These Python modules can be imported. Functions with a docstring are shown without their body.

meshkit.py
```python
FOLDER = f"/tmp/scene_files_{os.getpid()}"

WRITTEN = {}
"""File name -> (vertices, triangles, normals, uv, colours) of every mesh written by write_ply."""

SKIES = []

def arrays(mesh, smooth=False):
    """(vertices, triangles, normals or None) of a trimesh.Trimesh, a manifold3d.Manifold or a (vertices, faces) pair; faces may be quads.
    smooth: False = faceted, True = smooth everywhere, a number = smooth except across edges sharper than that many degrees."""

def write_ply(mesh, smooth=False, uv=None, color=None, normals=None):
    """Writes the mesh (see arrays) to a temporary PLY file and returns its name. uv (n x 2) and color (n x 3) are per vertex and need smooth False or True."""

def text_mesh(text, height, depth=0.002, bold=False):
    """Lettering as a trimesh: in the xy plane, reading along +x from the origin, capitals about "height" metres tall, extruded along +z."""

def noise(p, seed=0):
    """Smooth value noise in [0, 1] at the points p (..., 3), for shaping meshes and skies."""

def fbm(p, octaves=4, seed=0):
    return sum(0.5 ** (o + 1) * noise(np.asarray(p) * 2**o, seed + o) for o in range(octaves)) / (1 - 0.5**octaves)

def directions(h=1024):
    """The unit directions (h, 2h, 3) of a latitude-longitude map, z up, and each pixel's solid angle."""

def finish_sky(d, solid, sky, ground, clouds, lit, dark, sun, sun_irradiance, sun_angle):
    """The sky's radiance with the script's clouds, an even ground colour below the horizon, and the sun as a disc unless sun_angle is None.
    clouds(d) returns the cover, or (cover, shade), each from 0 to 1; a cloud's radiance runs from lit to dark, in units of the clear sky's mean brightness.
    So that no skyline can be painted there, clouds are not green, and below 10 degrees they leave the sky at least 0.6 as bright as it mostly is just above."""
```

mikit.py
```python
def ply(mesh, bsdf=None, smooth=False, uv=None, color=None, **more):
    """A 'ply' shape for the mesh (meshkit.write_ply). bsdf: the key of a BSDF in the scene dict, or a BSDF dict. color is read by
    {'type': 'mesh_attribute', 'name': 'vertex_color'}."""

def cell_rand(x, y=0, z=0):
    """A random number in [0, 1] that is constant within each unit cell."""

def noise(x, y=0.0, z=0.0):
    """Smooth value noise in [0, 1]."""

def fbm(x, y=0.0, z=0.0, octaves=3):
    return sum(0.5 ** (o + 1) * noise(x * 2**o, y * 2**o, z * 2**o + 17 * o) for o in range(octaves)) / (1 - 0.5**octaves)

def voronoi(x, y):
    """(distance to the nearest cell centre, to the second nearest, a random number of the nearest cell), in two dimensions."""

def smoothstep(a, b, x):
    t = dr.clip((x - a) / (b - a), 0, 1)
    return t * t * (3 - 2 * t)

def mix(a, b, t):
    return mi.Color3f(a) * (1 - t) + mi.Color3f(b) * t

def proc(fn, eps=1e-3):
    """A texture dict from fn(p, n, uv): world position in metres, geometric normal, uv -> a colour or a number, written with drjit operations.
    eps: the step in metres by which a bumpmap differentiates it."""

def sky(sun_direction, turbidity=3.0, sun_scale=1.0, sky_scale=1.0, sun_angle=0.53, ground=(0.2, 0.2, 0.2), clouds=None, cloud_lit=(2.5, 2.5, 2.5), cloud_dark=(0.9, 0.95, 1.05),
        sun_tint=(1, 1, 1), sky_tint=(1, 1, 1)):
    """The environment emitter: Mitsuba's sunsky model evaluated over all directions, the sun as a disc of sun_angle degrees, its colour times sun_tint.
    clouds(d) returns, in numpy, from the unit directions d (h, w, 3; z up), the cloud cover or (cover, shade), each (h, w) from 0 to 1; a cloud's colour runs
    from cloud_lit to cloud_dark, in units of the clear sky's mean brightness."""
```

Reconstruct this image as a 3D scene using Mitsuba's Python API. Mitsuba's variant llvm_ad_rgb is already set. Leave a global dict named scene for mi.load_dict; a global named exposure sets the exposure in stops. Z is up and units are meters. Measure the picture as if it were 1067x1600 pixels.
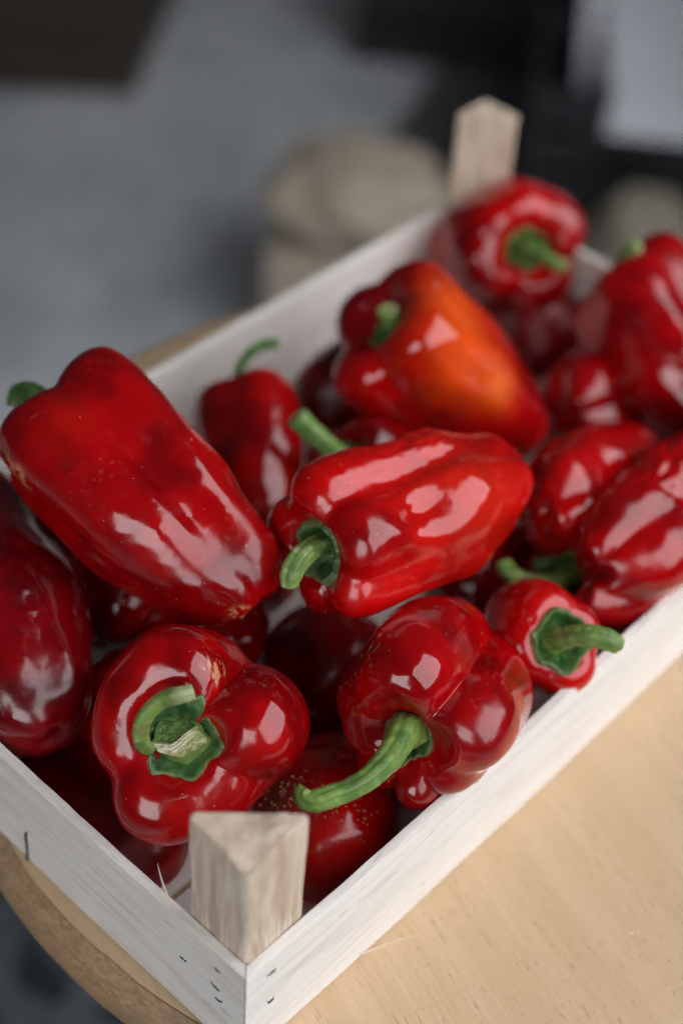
import math, random
import numpy as np, trimesh
import mitsuba as mi, drjit as dr
import mikit, meshkit
from mikit import proc, noise, fbm, smoothstep, mix
from scipy.interpolate import PchipInterpolator, Akima1DInterpolator
from shapely.geometry import Polygon, Point

T = mi.ScalarTransform4f
rng = np.random.default_rng(7)
random.seed(7)
scene, labels = {'type': 'scene'}, {}

# ------------------------------------------------------------------ camera, light, exposure
EYE = np.array([-0.2153, -0.2092, 0.6174])
FWD = np.array([0.5497, 0.46, -0.6973])
UP = np.array([0.4814, 0.5078, 0.7144])
scene['camera'] = {
    'type': 'thinlens', 'fov': 24.95, 'fov_axis': 'x', 'near_clip': 0.02, 'far_clip': 60.0,
    'aperture_radius': 0.0098, 'focus_distance': 0.648,
    'to_world': T().look_at(origin=EYE.tolist(), target=(EYE + FWD).tolist(), up=UP.tolist()),
    }
exposure = 0.0
# daylight comes in through a wide opening to the right and a smaller one behind the camera to the left
AIM = np.array([0.25, 0.13, 0.08])
def opening(key, az, el, dist, hw, hh, radiance, label):
    d = np.array([math.cos(math.radians(az)) * math.cos(math.radians(el)), math.sin(math.radians(az)) * math.cos(math.radians(el)), math.sin(math.radians(el))])
    o = AIM + dist * d
    scene[key] = {'type': 'rectangle', 'to_world': T().look_at(origin=o.tolist(), target=AIM.tolist(), up=[0, 0, 1]) @ T().scale([hw, hh, 1]),
                  'emitter': {'type': 'area', 'radiance': {'type': 'rgb', 'value': list(radiance)}}}
    labels[key] = {'label': label, 'category': 'opening', 'kind': 'structure'}
opening('daylight_opening', -66, 40, 1.7, 1.40, 0.82, (3.05, 3.02, 3.10), 'wide opening to the right of the camera that lets daylight in')
opening('rear_opening', -158, 25, 1.9, 0.50, 0.50, (4.2, 4.2, 4.3), 'smaller opening behind the camera to the left that lets daylight in')
# the dim light of the rest of the room
scene['room_light'] = {'type': 'constant', 'radiance': {'type': 'rgb', 'value': [0.024, 0.026, 0.029]}}

# ------------------------------------------------------------------ helpers
def two(b):
    return {'type': 'twosided', 'bsdf': b}

def rgb(*c):
    return {'type': 'rgb', 'value': list(c)}

def bsdf(name, b):
    scene[name] = {**b, 'id': name}

def numbered(name):
    if name not in scene and not any(k.startswith(name + '__') for k in scene):
        return name
    i = 1
    while f'{name}_{i:03d}' in scene or any(k.startswith(f'{name}_{i:03d}__') for k in scene):
        i += 1
    return f'{name}_{i:03d}'

def thing(name, label, category, group=None, kind=None):
    key = numbered(name)
    labels[key] = {'label': label, 'category': category}
    if group: labels[key]['group'] = group
    return key

def part(parent, name, mesh, mat, smooth=30, label=None, kind=None, **more):
    key = numbered(f'{parent}__{name}' if parent else name)
    scene[key] = mikit.ply(mesh, mat, smooth=smooth, **more)
    if label or kind:
        labels[key] = {}
        if label: labels[key]['label'] = label
        if kind: labels[key]['kind'] = kind
    return key

def struct(name, mesh, mat, label=None, smooth=False):
    scene[name] = mikit.ply(mesh, mat, smooth=smooth)
    labels[name] = {'label': label, 'kind': 'structure', 'category': name.replace('_', ' ')}

def grid_faces(ns, nt, closed=True):
    f = []
    i, j = np.meshgrid(np.arange(ns - 1), np.arange(nt if closed else nt - 1), indexing='ij')
    a, b = i * nt + j, i * nt + (j + 1) % nt
    c, d = (i + 1) * nt + (j + 1) % nt, (i + 1) * nt + j
    return np.vstack([np.stack([a, b, c], -1).reshape(-1, 3), np.stack([a, c, d], -1).reshape(-1, 3)])

def vnormals(v, f):
    n = np.zeros_like(v)
    fn = np.cross(v[f[:, 1]] - v[f[:, 0]], v[f[:, 2]] - v[f[:, 0]])
    for k in range(3):
        np.add.at(n, f[:, k], fn)
    return n / np.maximum(np.linalg.norm(n, axis=1, keepdims=True), 1e-12)

def sm(a, b, x):
    t = np.clip((x - a) / (b - a), 0, 1)
    return t * t * (3 - 2 * t)

def spline(points, n):
    """A smooth curve through the points, n samples evenly along it."""
    p = np.asarray(points, float)
    s = np.r_[0, np.cumsum(np.linalg.norm(np.diff(p, axis=0), axis=1))]
    if len(p) > 2:
        from scipy.interpolate import CubicSpline
        c = CubicSpline(s, p)
        q = c(np.linspace(0, s[-1], 400))
    else:
        q = p[0] + (p[1] - p[0]) * np.linspace(0, 1, 400)[:, None]
    t = np.r_[0, np.cumsum(np.linalg.norm(np.diff(q, axis=0), axis=1))]
    return np.stack([np.interp(np.linspace(0, t[-1], n), t, q[:, k]) for k in range(3)], -1)

def sweep(points, radii, sides=28, n=48, ridges=0, ridge=0.08, rough=0.0, seed=0, flat=1.0, twist=0.0, caps=(True, True)):
    """A tube along a curve, its radius interpolated along it, with lengthwise ridges and uneven skin."""
    c = spline(points, n)
    t = np.gradient(c, axis=0); t /= np.linalg.norm(t, axis=1, keepdims=True)
    a = np.cross(t[0], [0.3, 0.9, 0.2]); a /= np.linalg.norm(a)
    A = []
    for k in range(n):
        a = a - t[k] * (a @ t[k]); a /= np.linalg.norm(a); A.append(a)
    A = np.array(A); B = np.cross(t, A)
    r = PchipInterpolator(np.linspace(0, 1, len(radii)), radii)(np.linspace(0, 1, n))
    th = np.arange(sides) * 2 * np.pi / sides
    u = np.linspace(0, 1, n)[:, None]
    rr = r[:, None] * (1 + ridge * np.cos(ridges * th[None] + twist * u + seed) * (ridges > 0) + 0.4 * ridge * np.cos((2 * ridges + 1) * th[None] + 1.3 * seed + 2 * u) * (ridges > 0))
    v = c[:, None] + rr[..., None] * (np.cos(th)[None, :, None] * A[:, None] + flat * np.sin(th)[None, :, None] * B[:, None])
    if rough:
        q = v.reshape(-1, 3)
        d = meshkit.fbm(q / 0.0035, 3, seed) - 0.5 + 0.6 * (meshkit.noise(q / 0.012, seed + 5) - 0.5)
        v = v + (v - c[:, None]) / rr[..., None] * (rough * d).reshape(n, sides, 1)
    rows = [v.reshape(-1, 3)]
    f = [grid_faces(n, sides)]
    m = n * sides
    if caps[0]:
        rows.append(c[:1]); f.append(np.stack([np.full(sides, m), (np.arange(sides) + 1) % sides, np.arange(sides)], -1)); m += 1
    if caps[1]:
        o = (n - 1) * sides
        rows.append(c[-1:]); f.append(np.stack([np.full(sides, m), o + np.arange(sides), o + (np.arange(sides) + 1) % sides], -1))
    return np.vstack(rows), np.vstack(f)

def rounded_box(x, y, z, bev, div=(2, 2, 2)):
    """A box from 0 to (x, y, z) with bevelled edges, cut into a grid so that it can be bent."""
    def ax(L, n):
        return np.unique(np.r_[0, bev * 0.3, bev, np.linspace(bev, L - bev, n + 1), L - bev, L - bev * 0.3, L])
    X, Y, Z = ax(x, div[0]), ax(y, div[1]), ax(z, div[2])
    V, F, m = [], [], 0
    for k in range(3):
        P, Q = [(Y, Z), (Z, X), (X, Y)][k]
        for end in (0, 1):
            g = np.zeros((len(P), len(Q), 3))
            g[..., (k + 1) % 3] = P[:, None]; g[..., (k + 2) % 3] = Q[None]
            g[..., k] = (x, y, z)[k] * end
            f = grid_faces(len(P), len(Q), False)
            if not end: f = f[:, ::-1]
            V.append(g.reshape(-1, 3)); F.append(f + m); m += len(P) * len(Q)
    mesh = trimesh.Trimesh(np.vstack(V), np.vstack(F), process=False)
    mesh.merge_vertices(digits_vertex=7)
    v = np.array(mesh.vertices)
    lo, hi = np.full(3, bev), np.array([x, y, z]) - bev
    core = np.clip(v, lo, hi)
    d = v - core
    l = np.linalg.norm(d, axis=1, keepdims=True)
    linf = np.abs(d).max(1, keepdims=True)
    v = core + np.where(l > 1e-9, d / np.maximum(l, 1e-9) * linf, 0)
    return v, np.array(mesh.faces)

# ------------------------------------------------------------------ materials
def vcol(rough, spec=0.5, **more):
    return two({'type': 'principled', 'base_color': {'type': 'mesh_attribute', 'name': 'vertex_color'}, 'roughness': rough, 'specular': spec, **more})

def skin_bump(p, n, uv):
    # faint pores and the slightly wavy skin of a ripe fruit
    a = fbm(p.x * 150, p.y * 150, p.z * 150, 2)
    b = noise(p.x * 900, p.y * 900, p.z * 900)
    return a * 1.0 + b * 0.08

def skin_rough(p, n, uv):
    # bloom and handling marks make the gloss patchy
    a = fbm(p.x * 38 + 3, p.y * 38, p.z * 38, 3)
    e = noise(p.x * 260, p.y * 260 + 4, p.z * 260)
    b = noise(p.x * 700, p.y * 700 + 9, p.z * 700)
    return 0.090 + 0.14 * smoothstep(0.40, 0.72, a + 0.20 * (e - 0.5)) + 0.03 * b

skin = {'type': 'principled', 'base_color': {'type': 'mesh_attribute', 'name': 'vertex_color'}, 'roughness': proc(skin_rough), 'specular': 0.72}
bsdf('pepper_skin', two({'type': 'bumpmap', 'arbitrary': proc(skin_bump, 4e-4), 'scale': 0.00028, 'bsdf': skin}))

def dull_rough(p, n, uv):
    a = fbm(p.x * 38 + 8, p.y * 38, p.z * 38, 3)
    b = noise(p.x * 500, p.y * 500 + 9, p.z * 500)
    return 0.19 + 0.15 * smoothstep(0.35, 0.70, a) + 0.05 * b
bsdf('pepper_skin_dull', two({'type': 'bumpmap', 'arbitrary': proc(skin_bump, 4e-4), 'scale': 0.00034, 'bsdf': {**skin, 'roughness': proc(dull_rough), 'specular': 0.6}}))

def stem_bump(p, n, uv):
    return fbm(p.x * 420, p.y * 420, p.z * 420, 3)
bsdf('stem_skin', two({'type': 'bumpmap', 'arbitrary': proc(stem_bump, 3e-4), 'scale': 0.0006, 'bsdf': {
    'type': 'principled', 'base_color': {'type': 'mesh_attribute', 'name': 'vertex_color'}, 'roughness': 0.42, 'specular': 0.45}}))

def wood(name, light, dark, axis, fine=900.0, long=14.0, stain=(0.33, 0.30, 0.26), stain_amount=0.25, rough=0.7, bump=0.0002, cut=0.62, rings=None):
    """Sawn poplar: fine fibres along one axis, darker streaks, grey weather stains."""
    def coords(p):
        k = {'x': (p.x, p.y, p.z), 'y': (p.y, p.z, p.x), 'z': (p.z, p.x, p.y)}[axis]
        return k
    def col(p, n, uv):
        a, b, c = coords(p)
        w = fbm(a * long * 0.5, b * 40, c * 40, 2) * 0.02
        f1 = fbm(a * long, (b + w) * fine * 0.25, (c + w) * fine * 0.25, 3)
        f2 = noise(a * long * 3, (b + w) * fine, (c + w) * fine)
        g = smoothstep(0.35, 0.8, f1 * 0.7 + f2 * 0.3)
        base = mix(light, dark, g)
        if rings:
            d = dr.sqrt(dr.square(b - rings[0]) + dr.square(c - rings[1])) + 0.0012 * fbm(a * 12, b * 60, c * 60, 2)
            base = mix(base, mi.Color3f(*[0.8 * x for x in dark]), 0.42 * smoothstep(0.35, 1.0, dr.sin(d * 2900)))
        s = smoothstep(cut, cut + 0.2, fbm(a * 18 + 5, b * 60, c * 60, 4))
        base = mix(base, mi.Color3f(*stain), s * stain_amount)
        d = smoothstep(0.83, 0.9, noise(a * 90, b * 1300, c * 1300))
        return mix(base, mi.Color3f(*[0.6 * x for x in dark]), d * 0.5)
    def bmp(p, n, uv):
        a, b, c = coords(p)
        return fbm(a * long * 2, b * fine, c * fine, 2) + 0.5 * fbm(a * 60, b * 160, c * 160, 2)
    bsdf(name, two({'type': 'bumpmap', 'arbitrary': proc(bmp, 3e-4), 'scale': bump, 'bsdf': {
        'type': 'principled', 'base_color': proc(col), 'roughness': rough, 'specular': 0.3}}))

wood('board_wood_long', (0.77, 0.748, 0.71), (0.68, 0.65, 0.605), 'x', stain=(0.50, 0.455, 0.40), stain_amount=0.38)
wood('board_wood_short', (0.73, 0.705, 0.665), (0.61, 0.575, 0.525), 'y', stain=(0.45, 0.42, 0.38), stain_amount=0.3)
wood('post_wood', (0.66, 0.56, 0.46), (0.42, 0.31, 0.21), 'z', long=20, stain=(0.26, 0.20, 0.15), stain_amount=0.55, cut=0.50, bump=0.0004, rings=(-0.021, -0.009))

GD = np.array([-0.31, -0.95]); GD = GD / np.linalg.norm(GD)
def veneer(p, n, uv):
    # beech: broad pale bands and short dark ray flecks along the grain
    a, b = p.x * float(GD[0]) + p.y * float(GD[1]), -p.x * float(GD[1]) + p.y * float(GD[0])
    w = 0.004 * fbm(a * 12, b * 12, 0, 2)
    band = fbm(a * 3, (b + w) * 85, 1, 3)
    c = mix(mi.Color3f(0.585, 0.425, 0.265), mi.Color3f(0.56, 0.40, 0.242), smoothstep(0.3, 0.72, band))
    c = mix(c, mi.Color3f(0.615, 0.455, 0.295), 0.4 * smoothstep(0.55, 0.8, fbm(a * 5 + 7, b * 30, 3, 3)))
    fl = smoothstep(0.80, 0.93, noise(a * 230, b * 1500, 2)) * smoothstep(0.3, 0.6, noise(a * 60, b * 90, 5))
    fl2 = smoothstep(0.78, 0.95, noise(a * 420 + 3, b * 2300, 7))
    c = mix(c, mi.Color3f(0.27, 0.15, 0.07), 0.36 * fl + 0.12 * fl2)
    fine = noise(a * 40, b * 2600, 4)
    return c * (0.93 + 0.12 * fine)
bsdf('veneer_wood', two({'type': 'principled', 'base_color': proc(veneer), 'roughness': 0.45, 'specular': 0.35}))
def band_wood(p, n, uv):
    g = fbm(p.x * 300, p.y * 300, p.z * 900, 3)
    sp = smoothstep(0.62, 0.75, noise(p.x * 1500, p.y * 1500, p.z * 1500))
    dirt = smoothstep(0.5, 0.75, fbm(p.x * 60, p.y * 60, p.z * 60, 4))
    c = mix(mi.Color3f(0.40, 0.265, 0.15), mi.Color3f(0.30, 0.19, 0.105), smoothstep(0.35, 0.7, g))
    c = mix(c, mi.Color3f(0.17, 0.11, 0.065), 0.5 * sp)
    return mix(c, mi.Color3f(0.22, 0.16, 0.11), 0.5 * dirt)
bsdf('edge_wood', two({'type': 'principled', 'base_color': proc(band_wood), 'roughness': 0.6, 'specular': 0.3}))

def concrete(p, n, uv):
    a = fbm(p.x * 3.1, p.y * 3.1, 0, 4)
    b = fbm(p.x * 22, p.y * 22, 3, 3)
    c = mix(mi.Color3f(0.42, 0.455, 0.48), mi.Color3f(0.55, 0.58, 0.60), smoothstep(0.3, 0.7, a))
    c = mix(c, mi.Color3f(0.30, 0.325, 0.345), 0.4 * smoothstep(0.5, 0.75, b))
    return c * (0.88 + 0.24 * noise(p.x * 160, p.y * 160, 1))
bsdf('concrete', two({'type': 'principled', 'base_color': proc(concrete), 'roughness': 0.75, 'specular': 0.3}))

def plain(name, c, rough=0.5, spec=0.4, var=0.25, scale=25.0, metallic=0.0):
    def col(p, n, uv):
        a = fbm(p.x * scale, p.y * scale, p.z * scale, 4)
        b = noise(p.x * scale * 14, p.y * scale * 14, p.z * scale * 14)
        return mi.Color3f(*c) * (1 - var + var * 1.6 * a + 0.25 * var * b)
    bsdf(name, two({'type': 'principled', 'base_color': proc(col), 'roughness': rough, 'specular': spec, 'metallic': metallic}))
plain('black_plastic', (0.022, 0.023, 0.027), 0.38)
plain('dark_wood', (0.040, 0.030, 0.024), 0.6)
def mottled_col(p, n, uv):
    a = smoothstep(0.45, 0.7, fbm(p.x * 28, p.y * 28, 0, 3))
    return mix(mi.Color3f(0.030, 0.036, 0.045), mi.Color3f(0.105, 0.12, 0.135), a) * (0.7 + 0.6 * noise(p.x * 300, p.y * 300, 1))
bsdf('mottled_grey', two({'type': 'principled', 'base_color': proc(mottled_col), 'roughness': 0.9, 'specular': 0.1}))
plain('shade_tone', (0.10, 0.108, 0.112), 0.7)  # dark tone of the sheet that paints shade onto the floor
plain('white_foam', (0.80, 0.83, 0.90), 0.6, var=0.08)
plain('burlap', (0.47, 0.40, 0.315), 0.9, spec=0.1, scale=60)
plain('burlap_dark', (0.33, 0.30, 0.24), 0.9, spec=0.1, scale=60)
plain('staple_metal', (0.06, 0.06, 0.065), 0.45, spec=0.5, scale=300)
plain('splinter_wood', (0.72, 0.66, 0.56), 0.7, var=0.15, scale=200)
plain('sawdust', (0.62, 0.46, 0.26), 0.8, var=0.3, scale=300)

# ------------------------------------------------------------------ floor
def floor_mesh():
    v = np.array([[-6, -6, -0.72], [9, -6, -0.72], [9, 9, -0.72], [-6, 9, -0.72]], float)
    return v, np.array([[0, 1, 2], [0, 2, 3]])
struct('floor', floor_mesh(), 'concrete', 'blue grey concrete floor behind and below the round table')

# ------------------------------------------------------------------ round table
TC, TR, TH = np.array([0.2793, 0.0933]), 0.2915, 0.030
def lathe(profile, centre, n=180, z0=0.0):
    pr = np.asarray(profile, float)
    th = np.arange(n) * 2 * np.pi / n
    v = np.stack([centre[0] + pr[:, None, 0] * np.cos(th), centre[1] + pr[:, None, 0] * np.sin(th), np.broadcast_to(z0 + pr[:, None, 1], (len(pr), n))], -1)
    return v.reshape(-1, 3), grid_faces(len(pr), n)[:, ::-1]
table = thing('round_table', 'round beech veneer table with a worn rounded edge under the pepper crate', 'table')
part(table, 'table_top', lathe([(0.0001, -TH + .002), (TR - .004, -TH + .002), (TR - .004, -.0001), (TR - .0045, 0.0), (0.0001, 0.0)], TC, 256), 'veneer_wood', smooth=40)
a = np.linspace(0, np.pi, 14)
prof = [(TR - .0038, -TH), ] + [(TR - .001 + .0075 * math.sin(t), -TH / 2 - .0005 - (TH / 2 - .0008) * math.cos(t)) for t in a] + [(TR - .0032, 0.0005), (TR - .0038, 0.0003), (TR - .0038, -TH)]
v, f = lathe(prof, TC, 512)
rad = (v[:, :2] - TC) / np.linalg.norm(v[:, :2] - TC, axis=1, keepdims=True)
nz = meshkit.fbm(v / 0.018, 4, 3) - 0.5
chip = np.clip(meshkit.noise(v / 0.013, 9) - 0.72, 0, 1) * 6 * np.exp(-((v[:, 2] + .001) / .002) ** 2)
v[:, :2] -= rad * (nz * 0.0010 + chip * 0.0012)[:, None]
part(table, 'edge_band', (v, f), 'edge_wood', smooth=40, label='worn rounded wooden edge of the table top')
part(table, 'leg', lathe([(0.0001, -TH - .0005), (.035, -TH - .0005), (.030, -.12), (.028, -.60), (.040, -.685), (0.0001, -.685)], TC, 48), 'dark_wood', smooth=40)
part(table, 'foot', lathe([(0.0001, -.684), (.05, -.684), (.20, -.705), (.215, -.712), (.215, -.7195), (0.0001, -.7195)], TC, 64), 'dark_wood', smooth=40)

# ------------------------------------------------------------------ crate
L, W, H, t = 0.500, 0.3016, 0.0685, 0.0048
PH, PL = 0.137, 0.031
crate = thing('wooden_crate', 'pale poplar wood crate full of red peppers on the round table', 'crate')
def board(length, height, thick, seed, bow=0.0, wave=0.0008):
    """A mitred board: x along, y thickness (outer face at y = 0), z up."""
    v, f = rounded_box(length, thick, height, 0.0007, (90, 2, 14))
    x = v[:, 0].copy()
    v[:, 0] = np.where(x < thick * 1.5, np.maximum(x, v[:, 1] + 0.0003), np.where(x > length - thick * 1.5, np.minimum(x, length - v[:, 1] - 0.0003), x))
    u = x / length
    v[:, 1] -= bow * np.sin(np.pi * u) * sm(0, 0.12, u) * sm(1, 0.88, u)
    e = meshkit.fbm(np.c_[x / 0.06, 0 * x, 0 * x + seed], 4, seed) - 0.5
    e2 = meshkit.fbm(np.c_[x / 0.006, v[:, 1] / 0.002, 0 * x + seed], 3, seed + 3) - 0.5
    top = sm(height * 0.5, height, v[:, 2]); low = sm(height * 0.5, 0, v[:, 2])
    v[:, 2] += top * (wave * 2.0 * e + 0.0011 * e2) + low * (np.maximum(0, e * 0.004 + 0.0006 * e2))
    fz = meshkit.fbm(np.c_[x / 0.05, v[:, 2] / 0.006, 0 * x], 3, seed + 8) - 0.5
    v[:, 1] += 0.0006 * fz
    return v, f
def put(vf, origin, ex, ey):
    v, f = vf
    ex, ey = np.array(ex, float), np.array(ey, float)
    M = np.stack([ex, ey, np.cross(ex, ey)], 1)
    w = v @ M.T + np.array(origin)
    if np.linalg.det(M) < 0: f = f[:, ::-1]
    return w, f
Z0 = 0.0008
side = part(crate, 'side_board', put(board(L, H, t, 11, 0.0022), (0, 0, Z0), (1, 0, 0), (0, 1, 0)), 'board_wood_long', label='bright long board facing the table on the right')
part(crate, 'side_board', put(board(L, H, t, 12, 0.0015), (L, W, Z0), (-1, 0, 0), (0, -1, 0)), 'board_wood_long')
end = part(crate, 'end_board', put(board(W, H, t, 13, 0.0006), (0, W, Z0), (0, -1, 0), (1, 0, 0)), 'board_wood_short', label='greyer short board at the near left of the crate')
part(crate, 'end_board', put(board(W, H, t, 14, 0.0006), (L, 0, Z0), (0, 1, 0), (-1, 0, 0)), 'board_wood_short')

def post(cx, cy, sx, sy, seed, PL=PL, PH=PH):
    g = 0.0004
    tri = Polygon([(0, 0), (PL, 0), (0, PL)]).buffer(-0.0022).buffer(0.0022, quad_segs=4)
    co = np.array(tri.exterior.coords)[:-1]
    n = 120
    s = np.linspace(0, tri.length, n, endpoint=False)
    ring = np.array([tri.exterior.interpolate(q).coords[0] for q in s])
    z = np.r_[0.0, np.linspace(0.002, PH - 0.0012, 46), PH - 0.0004, PH]
    cen = ring.mean(0)
    V = []
    for zz in z:
        k = 1.0 if zz < PH - 0.001 else (0.985 if zz < PH - 0.0002 else 0.955)
        r2 = cen + (ring - cen) * k
        V.append(np.c_[r2, np.full(n, zz)])
    for k in (0.8, 0.55, 0.25, 0.02):
        V.append(np.c_[cen + (ring - cen) * 0.955 * k, np.full(n, PH)])
    v = np.vstack(V)
    f = grid_faces(len(V), n)
    d = v[:, :2] - cen
    nn = d / np.maximum(np.linalg.norm(d, axis=1, keepdims=True), 1e-6)
    rough = meshkit.fbm(np.c_[v[:, :2] / 0.004, v[:, 2:] / 0.03], 4, seed) - 0.5
    topm = sm(PH - 0.003, PH, v[:, 2])
    v[:, :2] += nn * (rough * 0.0012 * (1 - topm))[:, None]
    saw = meshkit.fbm(np.c_[v[:, 0] / 0.03, v[:, 1] / 0.003, 0 * v[:, 0]], 3, seed + 2) - 0.5
    # the sawn top falls off and is splintered towards the outer corner
    corner = np.exp(-((v[:, 0] / 0.010) ** 2 + (v[:, 1] / 0.010) ** 2))
    v[:, 2] += topm * (saw * 0.0012 - 0.0055 * corner * (seed == 21))
    v[:, 0] = cx + sx * (v[:, 0] + g); v[:, 1] = cy + sy * (v[:, 1] + g); v[:, 2] += Z0 + 0.0012
    if sx * sy < 0: f = f[:, ::-1]
    return v, f
part(crate, 'corner_post', post(t, t, 1, 1, 21, 0.0355, 0.1335), 'post_wood', smooth=45, label='rough triangular post at the near corner with a splintered top')
part(crate, 'corner_post', post(L - t, W - t, -1, -1, 22), 'post_wood', smooth=45, label='triangular post at the far corner behind the peppers')
part(crate, 'corner_post', post(t, W - t, 1, -1, 23), 'post_wood', smooth=45)
part(crate, 'corner_post', post(L - t, t, -1, 1, 24), 'post_wood', smooth=45)
yy = t + 0.001
for k in range(4):
    w = 0.0700
    v, f = rounded_box(L - 2 * t - 0.002, w, 0.004, 0.0005, (30, 6, 1))
    v[:, 2] += 0.0006 * (meshkit.fbm(np.c_[v[:, 0] / 0.08, v[:, 1] / 0.03, 0 * v[:, 0] + k], 3, k) - 0.3)
    part(crate, 'base_slat', (v + np.array([t + 0.001, yy, 0.0012]), f), 'board_wood_long')
    yy += w + 0.0036

def nail(face, u, z, seed):
    """A fired nail: a dark slit-torn pit of splayed fibres and the head, just proud of the board."""
    r = np.random.default_rng(seed)
    ms = []
    for k in range(4):
        ln, wd = r.uniform(.0020, .0040), r.uniform(.0003, .0007)
        v, f = rounded_box(ln, .0005, wd, .0001, (1, 1, 1))
        v = v - [ln * .3, 0, wd / 2]
        an = r.uniform(-.7, .7) + (math.pi if k % 2 else 0)
        c, s = math.cos(an), math.sin(an)
        v = np.c_[v[:, 0] * c - v[:, 2] * s, v[:, 1], v[:, 0] * s + v[:, 2] * c]
        ms.append(trimesh.Trimesh(v, f, process=False))
    v, f = rounded_box(.0018, .0008, .0013, .0004, (2, 2, 2))
    ms.append(trimesh.Trimesh(v - [.0009, .0001, .00065], f, process=False))
    m = trimesh.util.concatenate(ms)
    v, f = np.array(m.vertices), np.array(m.faces)
    if face == 'x':
        return put((v, f), (u, -0.00045, z), (1, 0, 0), (0, 1, 0))
    return put((v, f), (-0.00045, u, z), (0, -1, 0), (1, 0, 0))
for u, z, s in ((.0144, .0579, 1), (.0149, .0346, 2)):
    part(side, 'nail', nail('x', u, z, s), 'staple_metal')
for u, z, s in ((.0157, .0579, 3), (.0149, .0348, 4), (.0168, .0433, 5), (.0361, .0417, 6)):
    part(end, 'nail', nail('y', u, z, s), 'staple_metal')
part(end, 'staple', sweep([(.002, .1385, .0242), (-.0012, .1386, .0240), (-.0014, .1390, .020), (-.0014, .1397, .008), (-.0014, .1400, .0016)], [.0006, .0006, .0006], sides=10, n=24), 'staple_metal', smooth=True, label='bent black staple near the bottom of the short board')
def splinter(pts, r):
    return sweep(pts, [r, r * 0.8, r * 0.15], sides=8, n=24, flat=0.5)
part(side, 'splinter', splinter([(.0700, -.0008, .0030), (.0770, -.0042, .0040), (.0850, -.0092, .0070), (.0910, -.0144, .0112)], .0006), 'splinter_wood', smooth=True, label='pale splinter sticking out of the bottom of the long board')
part(end, 'splinter', splinter([(.0010, .0390, .0655), (.0022, .0440, .0680), (.0065, .0545, .0690), (.0120, .0640, .0680)], .0006), 'splinter_wood', smooth=True, label='thin splinter lifting off the top of the short board')
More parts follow.
